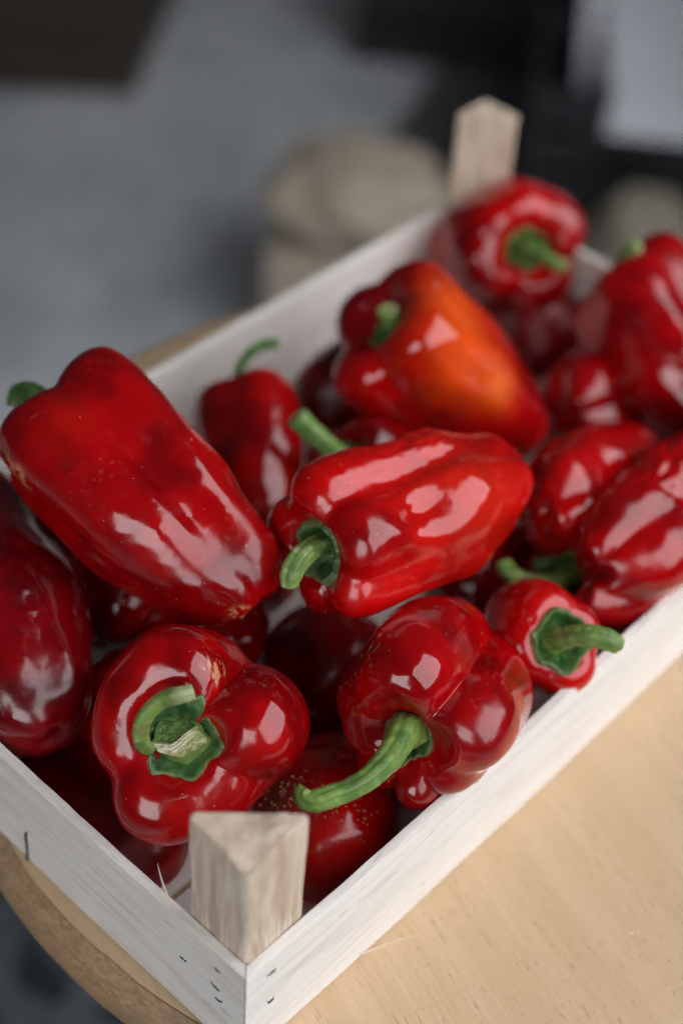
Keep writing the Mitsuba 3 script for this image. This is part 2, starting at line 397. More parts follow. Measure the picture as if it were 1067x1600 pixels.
for (u, ln) in ((.112, .004), (.158, .003), (.205, .0035)):
    part(side, 'splinter', splinter([(u, -.0008, .004), (u + ln * .6, -.0022, .0032), (u + ln, -.0042, .0028)], .0005), 'splinter_wood', smooth=True)

# ------------------------------------------------------------------ peppers
def softw(th, lobes, key, k=5.0):
    w = np.stack([np.exp(k * (np.cos(th - math.radians(l[0])) - 1)) for l in lobes])
    vals = np.array([l[key] for l in lobes]).reshape((-1,) + (1,) * np.ndim(th))
    return (w * vals).sum(0) / w.sum(0)

class Pepper:
    def __init__(self, sp):
        self.sp = sp
        S, Tp, X = (np.array(sp[k], float) for k in ('S', 'T', 'X'))
        z = S - Tp
        self.L = np.linalg.norm(z); z /= self.L
        x = X - z * (X @ z); x /= np.linalg.norm(x)
        self.M = np.stack([x, np.cross(z, x), z], 1); self.S = S
        R, L = sp['R'], self.L
        hs = sp.get('hs', 0.26) * R
        rm, rt = sp.get('rm', 0.97), sp.get('rt', 0.72)
        pts = sp.get('prof') or [(0, -.15 * hs), (.16, -.1 * hs), (.30, .35 * hs), (.48, .88 * hs), (.66, 1.0 * hs), (.83, .72 * hs), (.95, -.02 * hs), (1.0, -.16 * L), (.5 + .5 * rm, -.34 * L), (rm, -.5 * L), (rt + .45 * (rm - rt), -.68 * L), (rt, -.82 * L), (.72 * rt, -.925 * L), (.40 * rt, -.982 * L), (.15 * rt, -.992 * L), (0, -.985 * L)]
        p = np.array(pts); p[:, 0] *= R
        s = np.r_[0, np.cumsum(np.linalg.norm(np.diff(p, axis=0), axis=1))]; s /= s[-1]
        self.fr, self.fz = Akima1DInterpolator(s, p[:, 0]), Akima1DInterpolator(s, p[:, 1])
        self.hs, self.R = hs, R
    def cross(self, th, d, p=10.0):
        """Radius of a smooth union of circles, one for each lobe, in units of the full radius."""
        out = 0
        for l in self.sp['lobes']:
            w, g = l[1], (l[4] if len(l) > 4 else 1.0)
            D = th - math.radians(l[0])
            dd, rho = d * g, 1 - d * g
            disc = rho ** 2 - dd ** 2 * np.sin(D) ** 2
            r = np.where((np.cos(D) > 0) | (dd < rho), dd * np.cos(D) + np.sqrt(np.maximum(disc, 1e-4)), 0.05)
            out = out + np.maximum(w * r, 0.05) ** p
        return out ** (1 / p)
    def base(self, s, th):
        sp = self.sp
        L, R = self.L, self.R
        r, z = np.maximum(self.fr(np.clip(s, 0, 1)), 0), self.fz(np.clip(s, 0, 1))
        u = np.clip(-z / L, -0.2, 1)
        inner = (s < 0.3) & (z > -0.1 * L)
        d = np.interp(u, [-.2, .08, .38, .70, 1.0], [sp.get('dsh', .44), sp.get('dsh', .44) * .95, sp.get('dmid', .27), sp.get('dmid', .27), sp.get('dtip', .38)])
        X = self.cross(th, d, sp.get('p', 11.0))
        fade = sm(0.12, 0.5, r / R)
        top = np.where(u < .3, 1, 0)
        X = np.where(top > 0, X * (0.55 + 0.45 * fade) + (1 - (0.55 + 0.45 * fade)) * 0.85, X)
        rr = r * X
        Xs = self.cross(th, sp.get('dsh', .44), 9.0)
        lift = softw(th, sp['lobes'], 3) + sp.get('shl', .30) * R * (Xs - 0.86)
        z = z + lift * sm(0.15, 0.62, r / R) * sm(0.32, 0.0, np.maximum(u, 0))
        ext = softw(th, sp['lobes'], 2, 4.0)
        z = z - ext * sm(0.35, 0.95, u) * sm(0.0, 0.45, r / (R * sp.get('rt', .72)))
        x, y = rr * np.cos(th), rr * np.sin(th)
        sq = sp.get('squash', (1, 1))
        x, y = x * sq[0], y * sq[1]
        b = sp.get('bend', (0, 0)); uu = np.maximum(u, 0)
        return np.stack([x + b[0] * uu ** 2, y + b[1] * uu ** 2, z], -1)
    def mesh(self, ns, nt):
        sp, seed = self.sp, self.sp.get('seed', 1)
        # even spacing along the profile
        s = np.linspace(0.0, 1.0, ns); s[0] = 1e-4; s[-1] = 1 - 1e-4
        th = np.arange(nt) * 2 * np.pi / nt
        Sg, Tg = np.meshgrid(s, th, indexing='ij')
        v = self.base(Sg, Tg.ravel().reshape(ns, nt)).reshape(-1, 3)
        f = grid_faces(ns, nt)
        n = vnormals(v, f)
        if ((v - v.mean(0)) * n).sum(1).mean() < 0:
            f = f[:, ::-1]; n = -n
        r = Sg.ravel()
        out = sm(0.02, 0.16, r) * sm(1.0, 0.93, r)
        amp = sp.get('amp', 1.0)
        st = np.array([1, 1, .75])
        d = amp * 0.0070 * (meshkit.fbm(v * st / 0.040 + seed * 3.1, 2, seed) - .5)
        d += amp * 0.0005 * (meshkit.fbm(v * st / 0.009 + seed * 1.7, 2, seed + 9) - .5)
        d *= out
        for (u, ang, su, sw, depth, *rot) in sp.get('dents', []):
            # u: share of the length from the stem; su, sw: half sizes in metres along and across
            k = np.argmin(np.abs(self.fz(s) + u * self.L) + (s < 0.2) * (u > 0.1))
            c = self.base(np.array([s[k]]), np.array([math.radians(ang)]))[0]
            q = v - c
            a = q[:, 2]; rad = math.radians(ang)
            b = -math.sin(rad) * q[:, 0] + math.cos(rad) * q[:, 1]
            e = math.cos(rad) * q[:, 0] + math.sin(rad) * q[:, 1]
            if rot:
                cr, sr = math.cos(math.radians(rot[0])), math.sin(math.radians(rot[0]))
                a, b = a * cr + b * sr, -a * sr + b * cr
            d -= depth * np.exp(-(a / su) ** 2 - (b / sw) ** 2 - (e / (2.2 * max(su, sw))) ** 2)
        for (pos, su, sw, depth) in sp.get('hollows', []):
            q = v - (np.array(pos) - self.S) @ self.M
            d -= depth * np.exp(-(q[:, 2] / su) ** 2 - (q[:, 0] / sw) ** 2 - (q[:, 1] / sw) ** 2)
        for (u, ang, size, depth, freq) in sp.get('crumple', []):
            k = np.argmin(np.abs(self.fz(s) + u * self.L) + (s < 0.2) * (u > 0.1))
            c = self.base(np.array([s[k]]), np.array([math.radians(ang)]))[0]
            m = np.exp(-(np.linalg.norm(v - c, axis=1) / size) ** 2)
            rn = np.abs(meshkit.fbm(v * np.array([1, 1, .35]) * freq + seed, 3, seed + 31) - .5) * 2
            d -= depth * m * (1 - np.clip(rn * 3, 0, 1))
        v = v + n * d[:, None]
        return v, f, Sg.ravel(), Tg.ravel()
    def colour(self, v, s, th):
        sp, seed = self.sp, self.sp.get('seed', 1)
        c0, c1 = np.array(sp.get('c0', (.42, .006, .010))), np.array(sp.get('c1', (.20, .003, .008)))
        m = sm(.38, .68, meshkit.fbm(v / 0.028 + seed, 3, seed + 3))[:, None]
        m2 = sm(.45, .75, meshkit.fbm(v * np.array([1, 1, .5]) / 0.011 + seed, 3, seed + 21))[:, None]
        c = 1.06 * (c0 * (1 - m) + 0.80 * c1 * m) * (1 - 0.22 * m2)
        # pale and tan pinpricks, scuffs
        k = sm(.80, .88, meshkit.noise(v / 0.0022 + seed, seed + 4)) * sm(.55, .75, meshkit.fbm(v / 0.02, 2, seed + 6))
        c = c + (np.array([.42, .14, .06]) - c) * (0.16 * k)[:, None]
        for (u, ang, size, col, amount, *stretch) in sp.get('patches', []):
            ss = np.linspace(0, 1, 200)
            kk = np.argmin(np.abs(self.fz(ss) + u * self.L) + (ss < 0.2) * (u > 0.1))
            p = self.base(np.array([ss[kk]]), np.array([math.radians(ang)]))[0]
            q = v - p
            if stretch: q = q * np.array([1, 1, 1 / stretch[0]])
            g = np.exp(-(np.linalg.norm(q, axis=1) / size) ** 2 * (0.6 + 0.8 * meshkit.fbm(v / 0.016, 3, seed + 12)))
            c = c + (np.array(col) - c) * np.clip(amount * g, 0, 1)[:, None]
        for (p, size, col, amount) in sp.get('spots', []):
            g = np.exp(-(np.linalg.norm(self.world(v) - np.array(p), axis=1) / size) ** 2 * (0.35 + 1.3 * meshkit.fbm(v * np.array([1, 1, .30]) / 0.0065, 4, seed + 12)))
            c = c + (np.array(col) - c) * np.clip(amount * g, 0, 1)[:, None]
        for (pos, size, freq, col) in sp.get('marks', []):
            g = sm(1.0, 0.5, np.linalg.norm(self.world(v) - np.array(pos), axis=1) / size)
            c = c + (np.array(col) - c) * (g * sm(.50, .62, meshkit.fbm(v * freq, 3, seed + 17)))[:, None]
        for (u, ang, size, freq, col) in sp.get('scars', []):
            ss = np.linspace(0, 1, 200)
            kk = np.argmin(np.abs(self.fz(ss) + u * self.L) + (ss < 0.2) * (u > 0.1))
            p = self.base(np.array([ss[kk]]), np.array([math.radians(ang)]))[0]
            g = sm(1.0, 0.5, np.linalg.norm(v - p, axis=1) / size)
            cr = sm(.45, .62, meshkit.fbm(v * freq, 3, seed + 17))
            c = c + (np.array(col) - c) * (g * cr)[:, None]
        return c
    def world(self, v):
        return v @ self.M.T + self.S

def green(v, seed, base=(.105, .20, .040), dark=(.030, .075, .022), pale=(.30, .36, .13), palemix=0.35):
    m = sm(.35, .65, meshkit.fbm(v / 0.009 + seed, 4, seed))[:, None]
    k = sm(.5, .75, meshkit.fbm(v / 0.0035, 3, seed + 2))[:, None]
    c = np.array(base) * (1 - m) + np.array(dark) * m
    c = c + (np.array(pale) - c) * palemix * k
    b = sm(.66, .76, meshkit.fbm(v / 0.006 + seed * 2.3, 3, seed + 7))[:, None]
    return c + (np.array([.15, .105, .05]) - c) * .55 * b

def build_pepper(sp):
    P = Pepper(sp)
    key = thing('red_pepper', sp['label'], 'pepper')
    res = sp.get('res', 1)
    ns, nt = {2: (300, 400), 1: (190, 260), 0: (110, 150)}[res]
    v, f, s, th = P.mesh(ns, nt)
    # close the two poles
    col = P.colour(v, s, th)
    w = P.world(v)
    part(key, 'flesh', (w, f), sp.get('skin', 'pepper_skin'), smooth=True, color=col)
    cal = sp.get('calyx')
    if cal:
        n1, n2 = 30, 168
        seed = sp.get('seed', 1)
        u = np.linspace(0.0, 1.0, n1)
        tt = np.arange(n2) * 2 * np.pi / n2
        pts, ph = cal.get('points', 6), math.radians(cal.get('phase', 0))
        sc = np.abs(np.cos(pts * (tt - ph) / 2)) ** 0.8
        rc = cal['r'] * (0.90 + 0.13 * (1 - sc) + 0.10 * (meshkit.noise(np.c_[np.cos(tt) * 2.1, np.sin(tt) * 2.1, 0 * tt + seed], seed) - .5))
        ss = np.linspace(0, 0.42, 400)
        rads = np.stack([np.linalg.norm(P.base(ss, np.full(400, a))[:, :2], axis=1) for a in tt[::8]], 0)
        rads = np.maximum.accumulate(rads, 1)
        smax = np.array([np.interp(rc[i], rads[(i // 8) % len(rads)], ss) for i in range(n2)])
        smax = np.convolve(np.r_[smax[-6:], smax, smax[:6]], np.ones(5) / 5, 'same')[6:-6]
        Sg = np.clip(u[:, None] * smax[None], 1e-4, 1); Tg = np.broadcast_to(tt, (n1, n2))
        q = P.base(Sg, np.array(Tg))
        nn = vnormals(q.reshape(-1, 3), grid_faces(n1, n2)).reshape(n1, n2, 3)
        if (nn[..., 2]).mean() < 0: nn = -nn
        rib = np.abs(np.cos(pts * (tt - ph) / 2 + np.pi / 2)) ** 6
        th_ = cal.get('thick', .0016) * (1 - 0.45 * u[:, None] ** 3) + cal.get('cone', .006) * np.clip(1 - u[:, None] * 1.35, 0, 1) ** 2 + 0.0009 * rib[None] * np.sin(np.pi * u[:, None])
        bump = 0.0024 * (meshkit.fbm(q / 0.0045 + seed, 3, seed + 40) - .5)
        th_ = th_ + bump * sm(0, .3, u)[:, None]
        q = q + nn * th_[..., None]
        rim = cal.get('lip', 0.0012) * sm(.72, 1.0, u)[:, None] * (0.4 + meshkit.noise(q / 0.006, seed + 3))
        q[..., 2] += rim
        sk = q[-1] - nn[-1] * (cal.get('thick', .0016) + .004)
        q = np.concatenate([q, sk[None]], 0).reshape(-1, 3)
        cf = grid_faces(n1 + 1, n2)
        nq = vnormals(q, cf)
        if nq[: n2 * (n1 // 2), 2].mean() < 0: cf = cf[:, ::-1]
        cc = green(q, seed + 50, *cal.get('tones', ((.040, .115, .030), (.014, .050, .018), (.13, .21, .075), .35)))
        rimk = np.repeat(np.r_[np.zeros(n1 - 3), .5, 1, 1, .3], n2)[:, None]
        cc = cc + (np.array([.17, .22, .085]) - cc) * .55 * rimk
        part(key, 'calyx', (P.world(q), cf), 'stem_skin', smooth=True, color=cc)
    st = sp.get('stalk')
    if st:
        m = sweep(st['pts'], st['radii'], sides=40, n=90, ridges=5, ridge=st.get('ridge', .07), rough=.0009, seed=sp.get('seed', 1), twist=st.get('twist', .6), caps=(True, True))
        cc = green(m[0], sp.get('seed', 1) + 70, *st.get('tones', ((.17, .29, .060), (.085, .175, .038), (.34, .40, .16), .35)))
        sk = part(key, 'stalk', m, 'stem_skin', smooth=True, color=cc)
        if st.get('cut'):
            c = np.array(st['pts'][-1], float); d = c - np.array(st['pts'][-2], float); d /= np.linalg.norm(d)
            rr = st['radii'][-1] * 0.86
            a = np.cross(d, [.2, .3, .9]); a /= np.linalg.norm(a); b = np.cross(d, a)
            k = np.arange(32) * 2 * np.pi / 32
            rows = []
            for q_, h in ((1.0, -.0006), (1.0, .0003), (.85, .0006), (.55, .0001), (.25, -.0003), (.02, -.0003)):
                rows.append(c + d * h + rr * q_ * (np.cos(k)[:, None] * a + np.sin(k)[:, None] * b) * (1 + .06 * np.cos(5 * k)[:, None]))
            vv = np.vstack(rows)
            part(sk, 'cut_end', (vv, grid_faces(len(rows), 32)), 'stem_skin', smooth=True, color=green(vv, 5, (.42, .45, .24), (.30, .30, .14), (.55, .55, .36), .4), label='pale cut end')
    for ex in sp.get('extras', []):
        EXTRA[ex['type']](key, P, ex)
    return key, P, (w, f)

EXTRA = {}
def torn(q, ex, r):
    """Where the torn stalk is a green hollow, a pale fibrous fold, or a grainy cut: (hollow, fold, lines, grain)."""
    x, y = (q[:, 0] - ex.get('sx', 0)) / (r * ex.get('ax', 1)), (q[:, 1] - ex.get('sy', 0)) / (r * ex.get('ay', 1))
    w = .16 * (meshkit.fbm(np.c_[x * 2.2, y * 2.2, 0 * x], 3, 4) - .5)
    c = y - (-.42 + 1.05 * sm(-.35, .75, x)) + w
    hollow = sm(.02, .16, c)
    fold = sm(-.62, -.42, c) * (1 - hollow) * sm(.75, .25, x)
    lines = np.sin(26 * c + 4 * w)
    grain = meshkit.fbm(np.c_[x * 7, y * 7, 0 * x + 2], 3, 8)
    return hollow, fold, lines, grain
def torn_stump(key, P, ex):
    """A short thick stump torn off askew: a green wall and a pale curled cut face."""
    n1, n2 = 16, 200
    tt = np.arange(n2) * 2 * np.pi / n2
    r0, r1, h = ex['r0'], ex['r1'], ex['h']
    ta = math.radians(ex['tilt'])
    wall = 1 + .06 * np.cos(5 * tt + 1) + .03 * np.cos(9 * tt) + .30 * (meshkit.noise(np.c_[1.6 * np.cos(tt) + 4, 1.6 * np.sin(tt), 0 * tt], 6) - .5)
    lip = h + ex['slope'] * np.cos(tt - ta) + .0012 * (meshkit.noise(np.c_[2.5 * np.cos(tt), 2.5 * np.sin(tt), 0 * tt], 3) - .5) + .0005 * np.sin(13 * tt + 1)
    ax, ay = ex.get('ax', 1.0), ex.get('ay', 1.0)
    V = []
    for u in np.linspace(0, 1, n1):
        r = (r0 + (r1 - r0) * u ** .6) * wall
        V.append(np.stack([r * np.cos(tt) * ((1 - u) + u * ax) + u * ex.get('sx', 0), r * np.sin(tt) * ((1 - u) + u * ay) + u * ex.get('sy', 0), ex['z0'] + (lip) * u], -1))
    V = np.array(V)
    V += (0.0010 * (meshkit.fbm(V / .004, 3, 5) - .5))[..., None] * np.array([1, 1, .3])
    off = np.array([ex.get('ox', 0), ex.get('oy', 0), 0])
    v = V.reshape(-1, 3) + off
    part(key, 'stump', (P.world(v), grid_faces(n1, n2)), 'stem_skin', smooth=True, color=green(v, 81, (.16, .25, .060), (.055, .12, .03), (.36, .40, .18), .45))
    rows = []
    edge = V[-1]
    cen = edge.mean(0)
    for k in np.linspace(1.0, 0.02, 60):
        q = cen + (edge - cen) * k
        A_ = np.c_[edge[:, :2] - cen[:2], np.ones(len(edge))]
        pl = np.linalg.lstsq(A_, edge[:, 2], rcond=None)[0]
        q[:, 2] = np.c_[q[:, :2] - cen[:2], np.ones(len(q))] @ pl + (edge[:, 2] - A_ @ pl) * k ** 6
        ho, fo, li, gr = torn(q, ex, r1)
        q = q + np.array([0, 0, 1]) * ((-.0030 * ho + .0005 * fo * (1 + .4 * li) + .0014 * (gr - .5) * (1 - fo)) * sm(1.0, .82, k))[:, None]
        q[:, 2] += .0004 * (k > .97)
        rows.append(q)
    v = np.array(rows).reshape(-1, 3)
    ho, fo, li, gr = (z[:, None] for z in torn(v, ex, r1))
    c = np.array([.34, .38, .17]) * (.75 + .5 * gr)
    c = c + (np.array([.60, .58, .40]) * (.90 + .10 * li) - c) * fo
    c = c + (np.array([.085, .15, .035]) * (.7 + .6 * gr) - c) * ho
    c = c + (np.array([.20, .15, .07]) - c) * .6 * sm(.60, .72, gr) * (1 - ho)
    part(key, 'cut_face', (P.world(v + off), grid_faces(60, n2)), 'stem_skin', smooth=True, color=c, label='pale torn face of the stump')
EXTRA['stump'] = torn_stump
def strip(key, P, ex):
    m = sweep(ex['pts'], ex['radii'], sides=36, n=80, ridges=4, ridge=.08, rough=.0008, seed=4, flat=ex.get('flat', .7))
    cc = green(m[0], 91, (.19, .30, .07), (.09, .17, .04), (.40, .44, .22), .4)
    u = np.repeat(np.linspace(0, 1, 80), 36); u = np.r_[u, 0, 1]
    cc = cc + (np.array([.45, .50, .28]) - cc) * sm(.78, .97, u)[:, None] * .8
    part(key, 'peeled_strip', m, 'stem_skin', smooth=True, color=cc, label='green strip of the stalk curling up to the right')
EXTRA['strip'] = strip

PEPPERS = [
{'label': 'red pepper behind the near post with a torn pale stump', 'S': [0.0469, 0.0854, 0.1006], 'T': [0.0983, 0.1146, 0.0427], 'X': [0.6827, -0.7284, 0.0577], 'R': 0.0462, 'lobes': [(104, 1.0, 0.004, 0.003, 1.0), (148, 0.95, 0.004, 0.0, 1.0), (6, 1.04, 0, 0.003, 1.15), (246, 0.99, 0.002, 0.003, 1.05), (180, 0.88, 0, -0.001, 0.95), (298, 0.9, 0, -0.002, 1.0)], 'res': 2, 'seed': 1, 'hs': 0.2, 'rm': 0.96, 'rt': 0.76, 'dsh': 0.53, 'dmid': 0.4, 'amp': 1.0, 'shl': 0.38, 'p': 15, 'c0': (0.352, 0.0013, 0.0024), 'c1': (0.229, 0.0008, 0.0024), 'calyx': {'r': 0.0175, 'points': 6, 'phase': 20, 'thick': 0.0018, 'cone': 0.001, 'lip': 0.0012}, 'dents': [(0.02, 100, 0.006, 0.004, 0.0018), (0.02, 265, 0.01, 0.003, 0.0022), (0.05, 300, 0.008, 0.003, 0.002)], 'marks': [([0.0665, 0.0857, 0.1277], 0.0095, 420, (0.5, 0.22, 0.12))], 'extras': [{'type': 'stump', 'r0': 0.013, 'r1': 0.01, 'h': 0.008, 'slope': -0.0034, 'tilt': 110, 'z0': 0.0005, 'ox': 0.0005, 'oy': -0.0005, 'pit': 2.4, 'ax': 1.12, 'ay': 0.74, 'sx': -0.0008, 'sy': 0.0012}, {'type': 'strip', 'pts': [[0.0328, 0.0898, 0.1009], [0.0294, 0.0912, 0.1078], [0.0297, 0.0914, 0.1167], [0.033, 0.0901, 0.1257], [0.038, 0.0867, 0.1317], [0.0422, 0.0822, 0.1349], [0.0467, 0.0789, 0.1363]], 'radii': [0.0026, 0.0034, 0.0036, 0.0036, 0.0036, 0.004, 0.0034], 'flat': 0.75}]},
{'label': 'red pepper leaning on the bright long board, its long green stalk hooked at the tip', 'S': [0.1239, 0.0265, 0.088], 'T': [0.1983, 0.055, 0.0536], 'X': [0.6827, -0.7284, 0.0577], 'R': 0.0458, 'lobes': [(97, 1.06, 0.004, 0.005, 1.0), (10, 1.02, 0.004, 0.002, 1.1), (150, 0.84, 0, -0.001, 1.1), (188, 0.72, 0, -0.002, 1.3), (232, 0.76, 0, -0.003, 1.25), (281, 0.8, 0, 0.003, 1.38), (326, 0.82, 0, -0.002, 1.2)], 'res': 2, 'seed': 2, 'hs': 0.28, 'rm': 0.95, 'rt': 0.72, 'dsh': 0.54, 'dmid': 0.51, 'amp': 0.8, 'shl': 0.42, 'p': 16, 'c0': (0.352, 0.0013, 0.0024), 'c1': (0.229, 0.0008, 0.0024), 'calyx': {'r': 0.0112, 'points': 5, 'phase': 10, 'thick': 0.0016, 'cone': 0.005, 'lip': 0.0008}, 'dents': [(0.05, 120, 0.012, 0.004, 0.003), (0.35, 60, 0.02, 0.005, 0.001)], 'stalk': {'pts': [[0.1221, 0.0254, 0.0916], [0.1168, 0.0244, 0.0982], [0.1048, 0.0193, 0.1026], [0.0895, 0.0157, 0.1053], [0.075, 0.0165, 0.106], [0.0643, 0.0206, 0.1059], [0.059, 0.024, 0.1055], [0.0577, 0.027, 0.1064], [0.0598, 0.0277, 0.1071]], 'radii': [0.0085, 0.007, 0.006, 0.0056, 0.005, 0.0044, 0.0043, 0.0046, 0.0038], 'cut': True}},
{'label': 'wrinkled bright red pepper lying sideways in the middle, short bent stalk to the left', 'S': [0.1527, 0.1039, 0.1245], 'T': [0.2743, 0.0889, 0.0957], 'X': [-0.5497, -0.46, 0.6973], 'R': 0.0405, 'lobes': [(75, 1.0, 0.004, 0.003, 1.05), (0, 0.99, 0.002, 0.002, 1.0), (-62, 0.94, -0.012, 0.006, 1.15), (140, 0.9, 0.0, 0.004, 1.1), (-130, 0.86, -0.02, 0.003, 1.2)], 'res': 2, 'seed': 3, 'hs': 0.2, 'rm': 0.98, 'rt': 0.72, 'dsh': 0.54, 'dmid': 0.42, 'dtip': 0.46, 'amp': 1.0, 'shl': 0.46, 'p': 14, 'c0': (0.44, 0.0018, 0.0021), 'c1': (0.317, 0.001, 0.0021), 'calyx': {'r': 0.014, 'points': 5, 'phase': 0, 'thick': 0.0016, 'cone': 0.004}, 'hollows': [([0.184, 0.0802, 0.1435], 0.019, 0.0125, 0.012), ([0.1711, 0.0789, 0.1325], 0.012, 0.006, 0.003)], 'dents': [(0.45, 100, 0.05, 0.008, 0.008), (0.34, 42, 0.04, 0.006, 0.0035), (0.3, 112, 0.03, 0.006, 0.004), (0.6, 100, 0.02, 0.006, 0.002)], 'crumple': [(0.45, 92, 0.026, 0.0022, 130)], 'patches': [(0.5, 5, 0.03, (0.62, 0.02, 0.006), 0.6)], 'stalk': {'pts': [[0.1557, 0.1061, 0.1211], [0.1496, 0.1051, 0.1271], [0.1415, 0.1043, 0.1317], [0.1336, 0.1037, 0.1322], [0.1277, 0.1025, 0.1297], [0.1236, 0.1005, 0.1237]], 'radii': [0.008, 0.006, 0.005, 0.0052, 0.005, 0.0034], 'cut': True, 'tones': ((0.17, 0.28, 0.07), (0.08, 0.16, 0.04), (0.42, 0.46, 0.25), 0.6)}},
{'label': 'largest deep red pepper, at the left, slanting down with its stalk beyond its shoulder', 'S': [0.1093, 0.2328, 0.1394], 'T': [0.1168, 0.1154, 0.1037], 'X': [-0.5497, -0.46, 0.6973], 'R': 0.0445, 'lobes': [(75, 0.98, 0.004, 0.004, 1.0), (-20, 1.0, 0.006, 0.002, 1.0), (-110, 0.92, 0.0, 0.0, 1.0), (170, 0.92, 0.0, 0.0, 1.0)], 'res': 2, 'seed': 4, 'hs': 0.18, 'rm': 0.95, 'rt': 0.7, 'dsh': 0.46, 'dmid': 0.36, 'dtip': 0.46, 'amp': 1.2, 'shl': 0.3, 'c0': (0.317, 0.001, 0.0021), 'c1': (0.211, 0.0008, 0.0024), 'patches': [(0.13, 10, 0.013, (0.55, 0.008, 0.003), 0.45)], 'dents': [(0.45, 28, 0.045, 0.009, 0.0055), (0.16, 45, 0.012, 0.01, 0.003), (0.42, -52, 0.04, 0.007, 0.003)], 'scars': [(0.97, -25, 0.008, 500, (0.45, 0.22, 0.1)), (0.1, -45, 0.012, 300, (0.45, 0.15, 0.07))], 'calyx': {'r': 0.012, 'points': 5}, 'stalk': {'pts': [[0.1112, 0.2356, 0.1427], [0.1118, 0.2494, 0.1423], [0.1113, 0.26, 0.1431], [0.1095, 0.2658, 0.1398], [0.1071, 0.2661, 0.1339]], 'radii': [0.006, 0.0046, 0.0044, 0.0046, 0.0046], 'cut': True, 'tones': ((0.07, 0.15, 0.035), (0.03, 0.08, 0.02), (0.14, 0.22, 0.07), 0.3)}},
{'label': 'dusty maroon pepper cut off by the left edge of the photo', 'S': [0.0706, 0.2804, 0.0543], 'T': [0.0232, 0.14, 0.072], 'X': [-0.5497, -0.46, 0.6973], 'R': 0.048, 'lobes': [(70, 0.96, 0.0, 0.0, 0.9), (-5, 1.0, 0.003, 0.0, 0.8), (-100, 0.94, 0.0, 0.0, 0.9), (170, 0.9, 0.0, 0.0, 0.9)], 'res': 2, 'seed': 5, 'hs': 0.25, 'rm': 0.96, 'rt': 0.66, 'dsh': 0.4, 'dmid': 0.2, 'dtip': 0.44, 'amp': 1.1, 'c0': (0.19, 0.0008, 0.0035), 'c1': (0.11, 0.0006, 0.003), 'dents': [(0.62, -14, 0.009, 0.005, 0.003, 30), (0.8, 45, 0.024, 0.01, 0.003)]},
{'label': 'slim upright red pepper against the back board, thin green stalk curved to the right', 'S': [0.2395, 0.2472, 0.0651], 'T': [0.1913, 0.1807, 0.0478], 'X': [-0.5497, -0.46, 0.6973], 'R': 0.0305, 'lobes': [(60, 1.0, 0.0, 0.002, 0.9), (-60, 0.98, 0.0, 0.001, 0.9), (180, 0.95, 0.0, 0.0, 0.9)], 'res': 1, 'seed': 6, 'hs': 0.3, 'rm': 0.84, 'rt': 0.52, 'dsh': 0.38, 'dmid': 0.16, 'amp': 0.7, 'c0': (0.37, 0.0013, 0.0021), 'c1': (0.194, 0.0008, 0.0024), 'calyx': {'r': 0.009, 'points': 5, 'cone': 0.003}, 'stalk': {'pts': [[0.2395, 0.2472, 0.0651], [0.2425, 0.2549, 0.0769], [0.2475, 0.2568, 0.0878], [0.2561, 0.2553, 0.0937], [0.2664, 0.2476, 0.0966]], 'radii': [0.005, 0.003, 0.0026, 0.0026, 0.0026], 'cut': True, 'tones': ((0.09, 0.23, 0.045), (0.05, 0.14, 0.03), (0.2, 0.32, 0.1), 0.3)}},
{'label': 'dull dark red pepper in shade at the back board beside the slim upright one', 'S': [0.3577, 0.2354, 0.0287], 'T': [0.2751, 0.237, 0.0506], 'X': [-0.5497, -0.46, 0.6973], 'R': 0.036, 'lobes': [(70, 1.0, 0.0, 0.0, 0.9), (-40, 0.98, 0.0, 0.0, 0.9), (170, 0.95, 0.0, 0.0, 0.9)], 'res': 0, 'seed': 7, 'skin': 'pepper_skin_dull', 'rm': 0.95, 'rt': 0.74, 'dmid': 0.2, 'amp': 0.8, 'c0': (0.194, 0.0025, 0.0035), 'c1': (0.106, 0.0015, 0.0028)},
{'label': 'red pepper with a large orange patch and a stubby cut stalk', 'S': [0.3076, 0.2059, 0.1059], 'T': [0.3671, 0.1532, 0.0249], 'X': [-0.5497, -0.46, 0.6973], 'R': 0.047, 'lobes': [(95, 1.0, 0.0, 0.002, 1.0), (10, 1.02, 0.006, 0.003, 1.0), (-75, 0.96, 0.0, 0.001, 1.0), (180, 0.95, 0.0, 0.002, 1.0)], 'res': 1, 'seed': 8, 'hs': 0.22, 'rm': 0.97, 'rt': 0.76, 'dsh': 0.47, 'dmid': 0.34, 'amp': 1.1, 'shl': 0.34, 'c0': (0.387, 0.0015, 0.0021), 'c1': (0.246, 0.0008, 0.0024), 'calyx': {'r': 0.0095, 'points': 5, 'cone': 0.003}, 'spots': [([0.3251, 0.1742, 0.1275], 0.022, (0.74, 0.09, 0.006), 0.95), ([0.3278, 0.139, 0.0992], 0.013, (0.78, 0.15, 0.01), 1.0), ([0.315, 0.155, 0.1141], 0.022, (0.72, 0.075, 0.005), 0.95), ([0.3304, 0.1161, 0.0575], 0.022, (0.4, 0.003, 0.003), 1.0), ([0.3192, 0.2481, 0.107], 0.034, (0.13, 0.001, 0.006), 0.95), ([0.3152, 0.1613, 0.0466], 0.03, (0.5, 0.006, 0.003), 0.6)], 'hollows': [([0.3322, 0.1672, 0.0998], 0.02, 0.012, 0.006)], 'dents': [(0.25, 80, 0.02, 0.005, 0.002), (0.22, 8, 0.014, 0.006, 0.002)], 'stalk': {'pts': [[0.3136, 0.2022, 0.1039], [0.3086, 0.2018, 0.1111], [0.3046, 0.2027, 0.1186], [0.303, 0.2034, 0.125]], 'radii': [0.0065, 0.0046, 0.0048, 0.0058], 'cut': True, 'tones': ((0.16, 0.33, 0.07), (0.09, 0.2, 0.04), (0.42, 0.48, 0.22), 0.4)}},
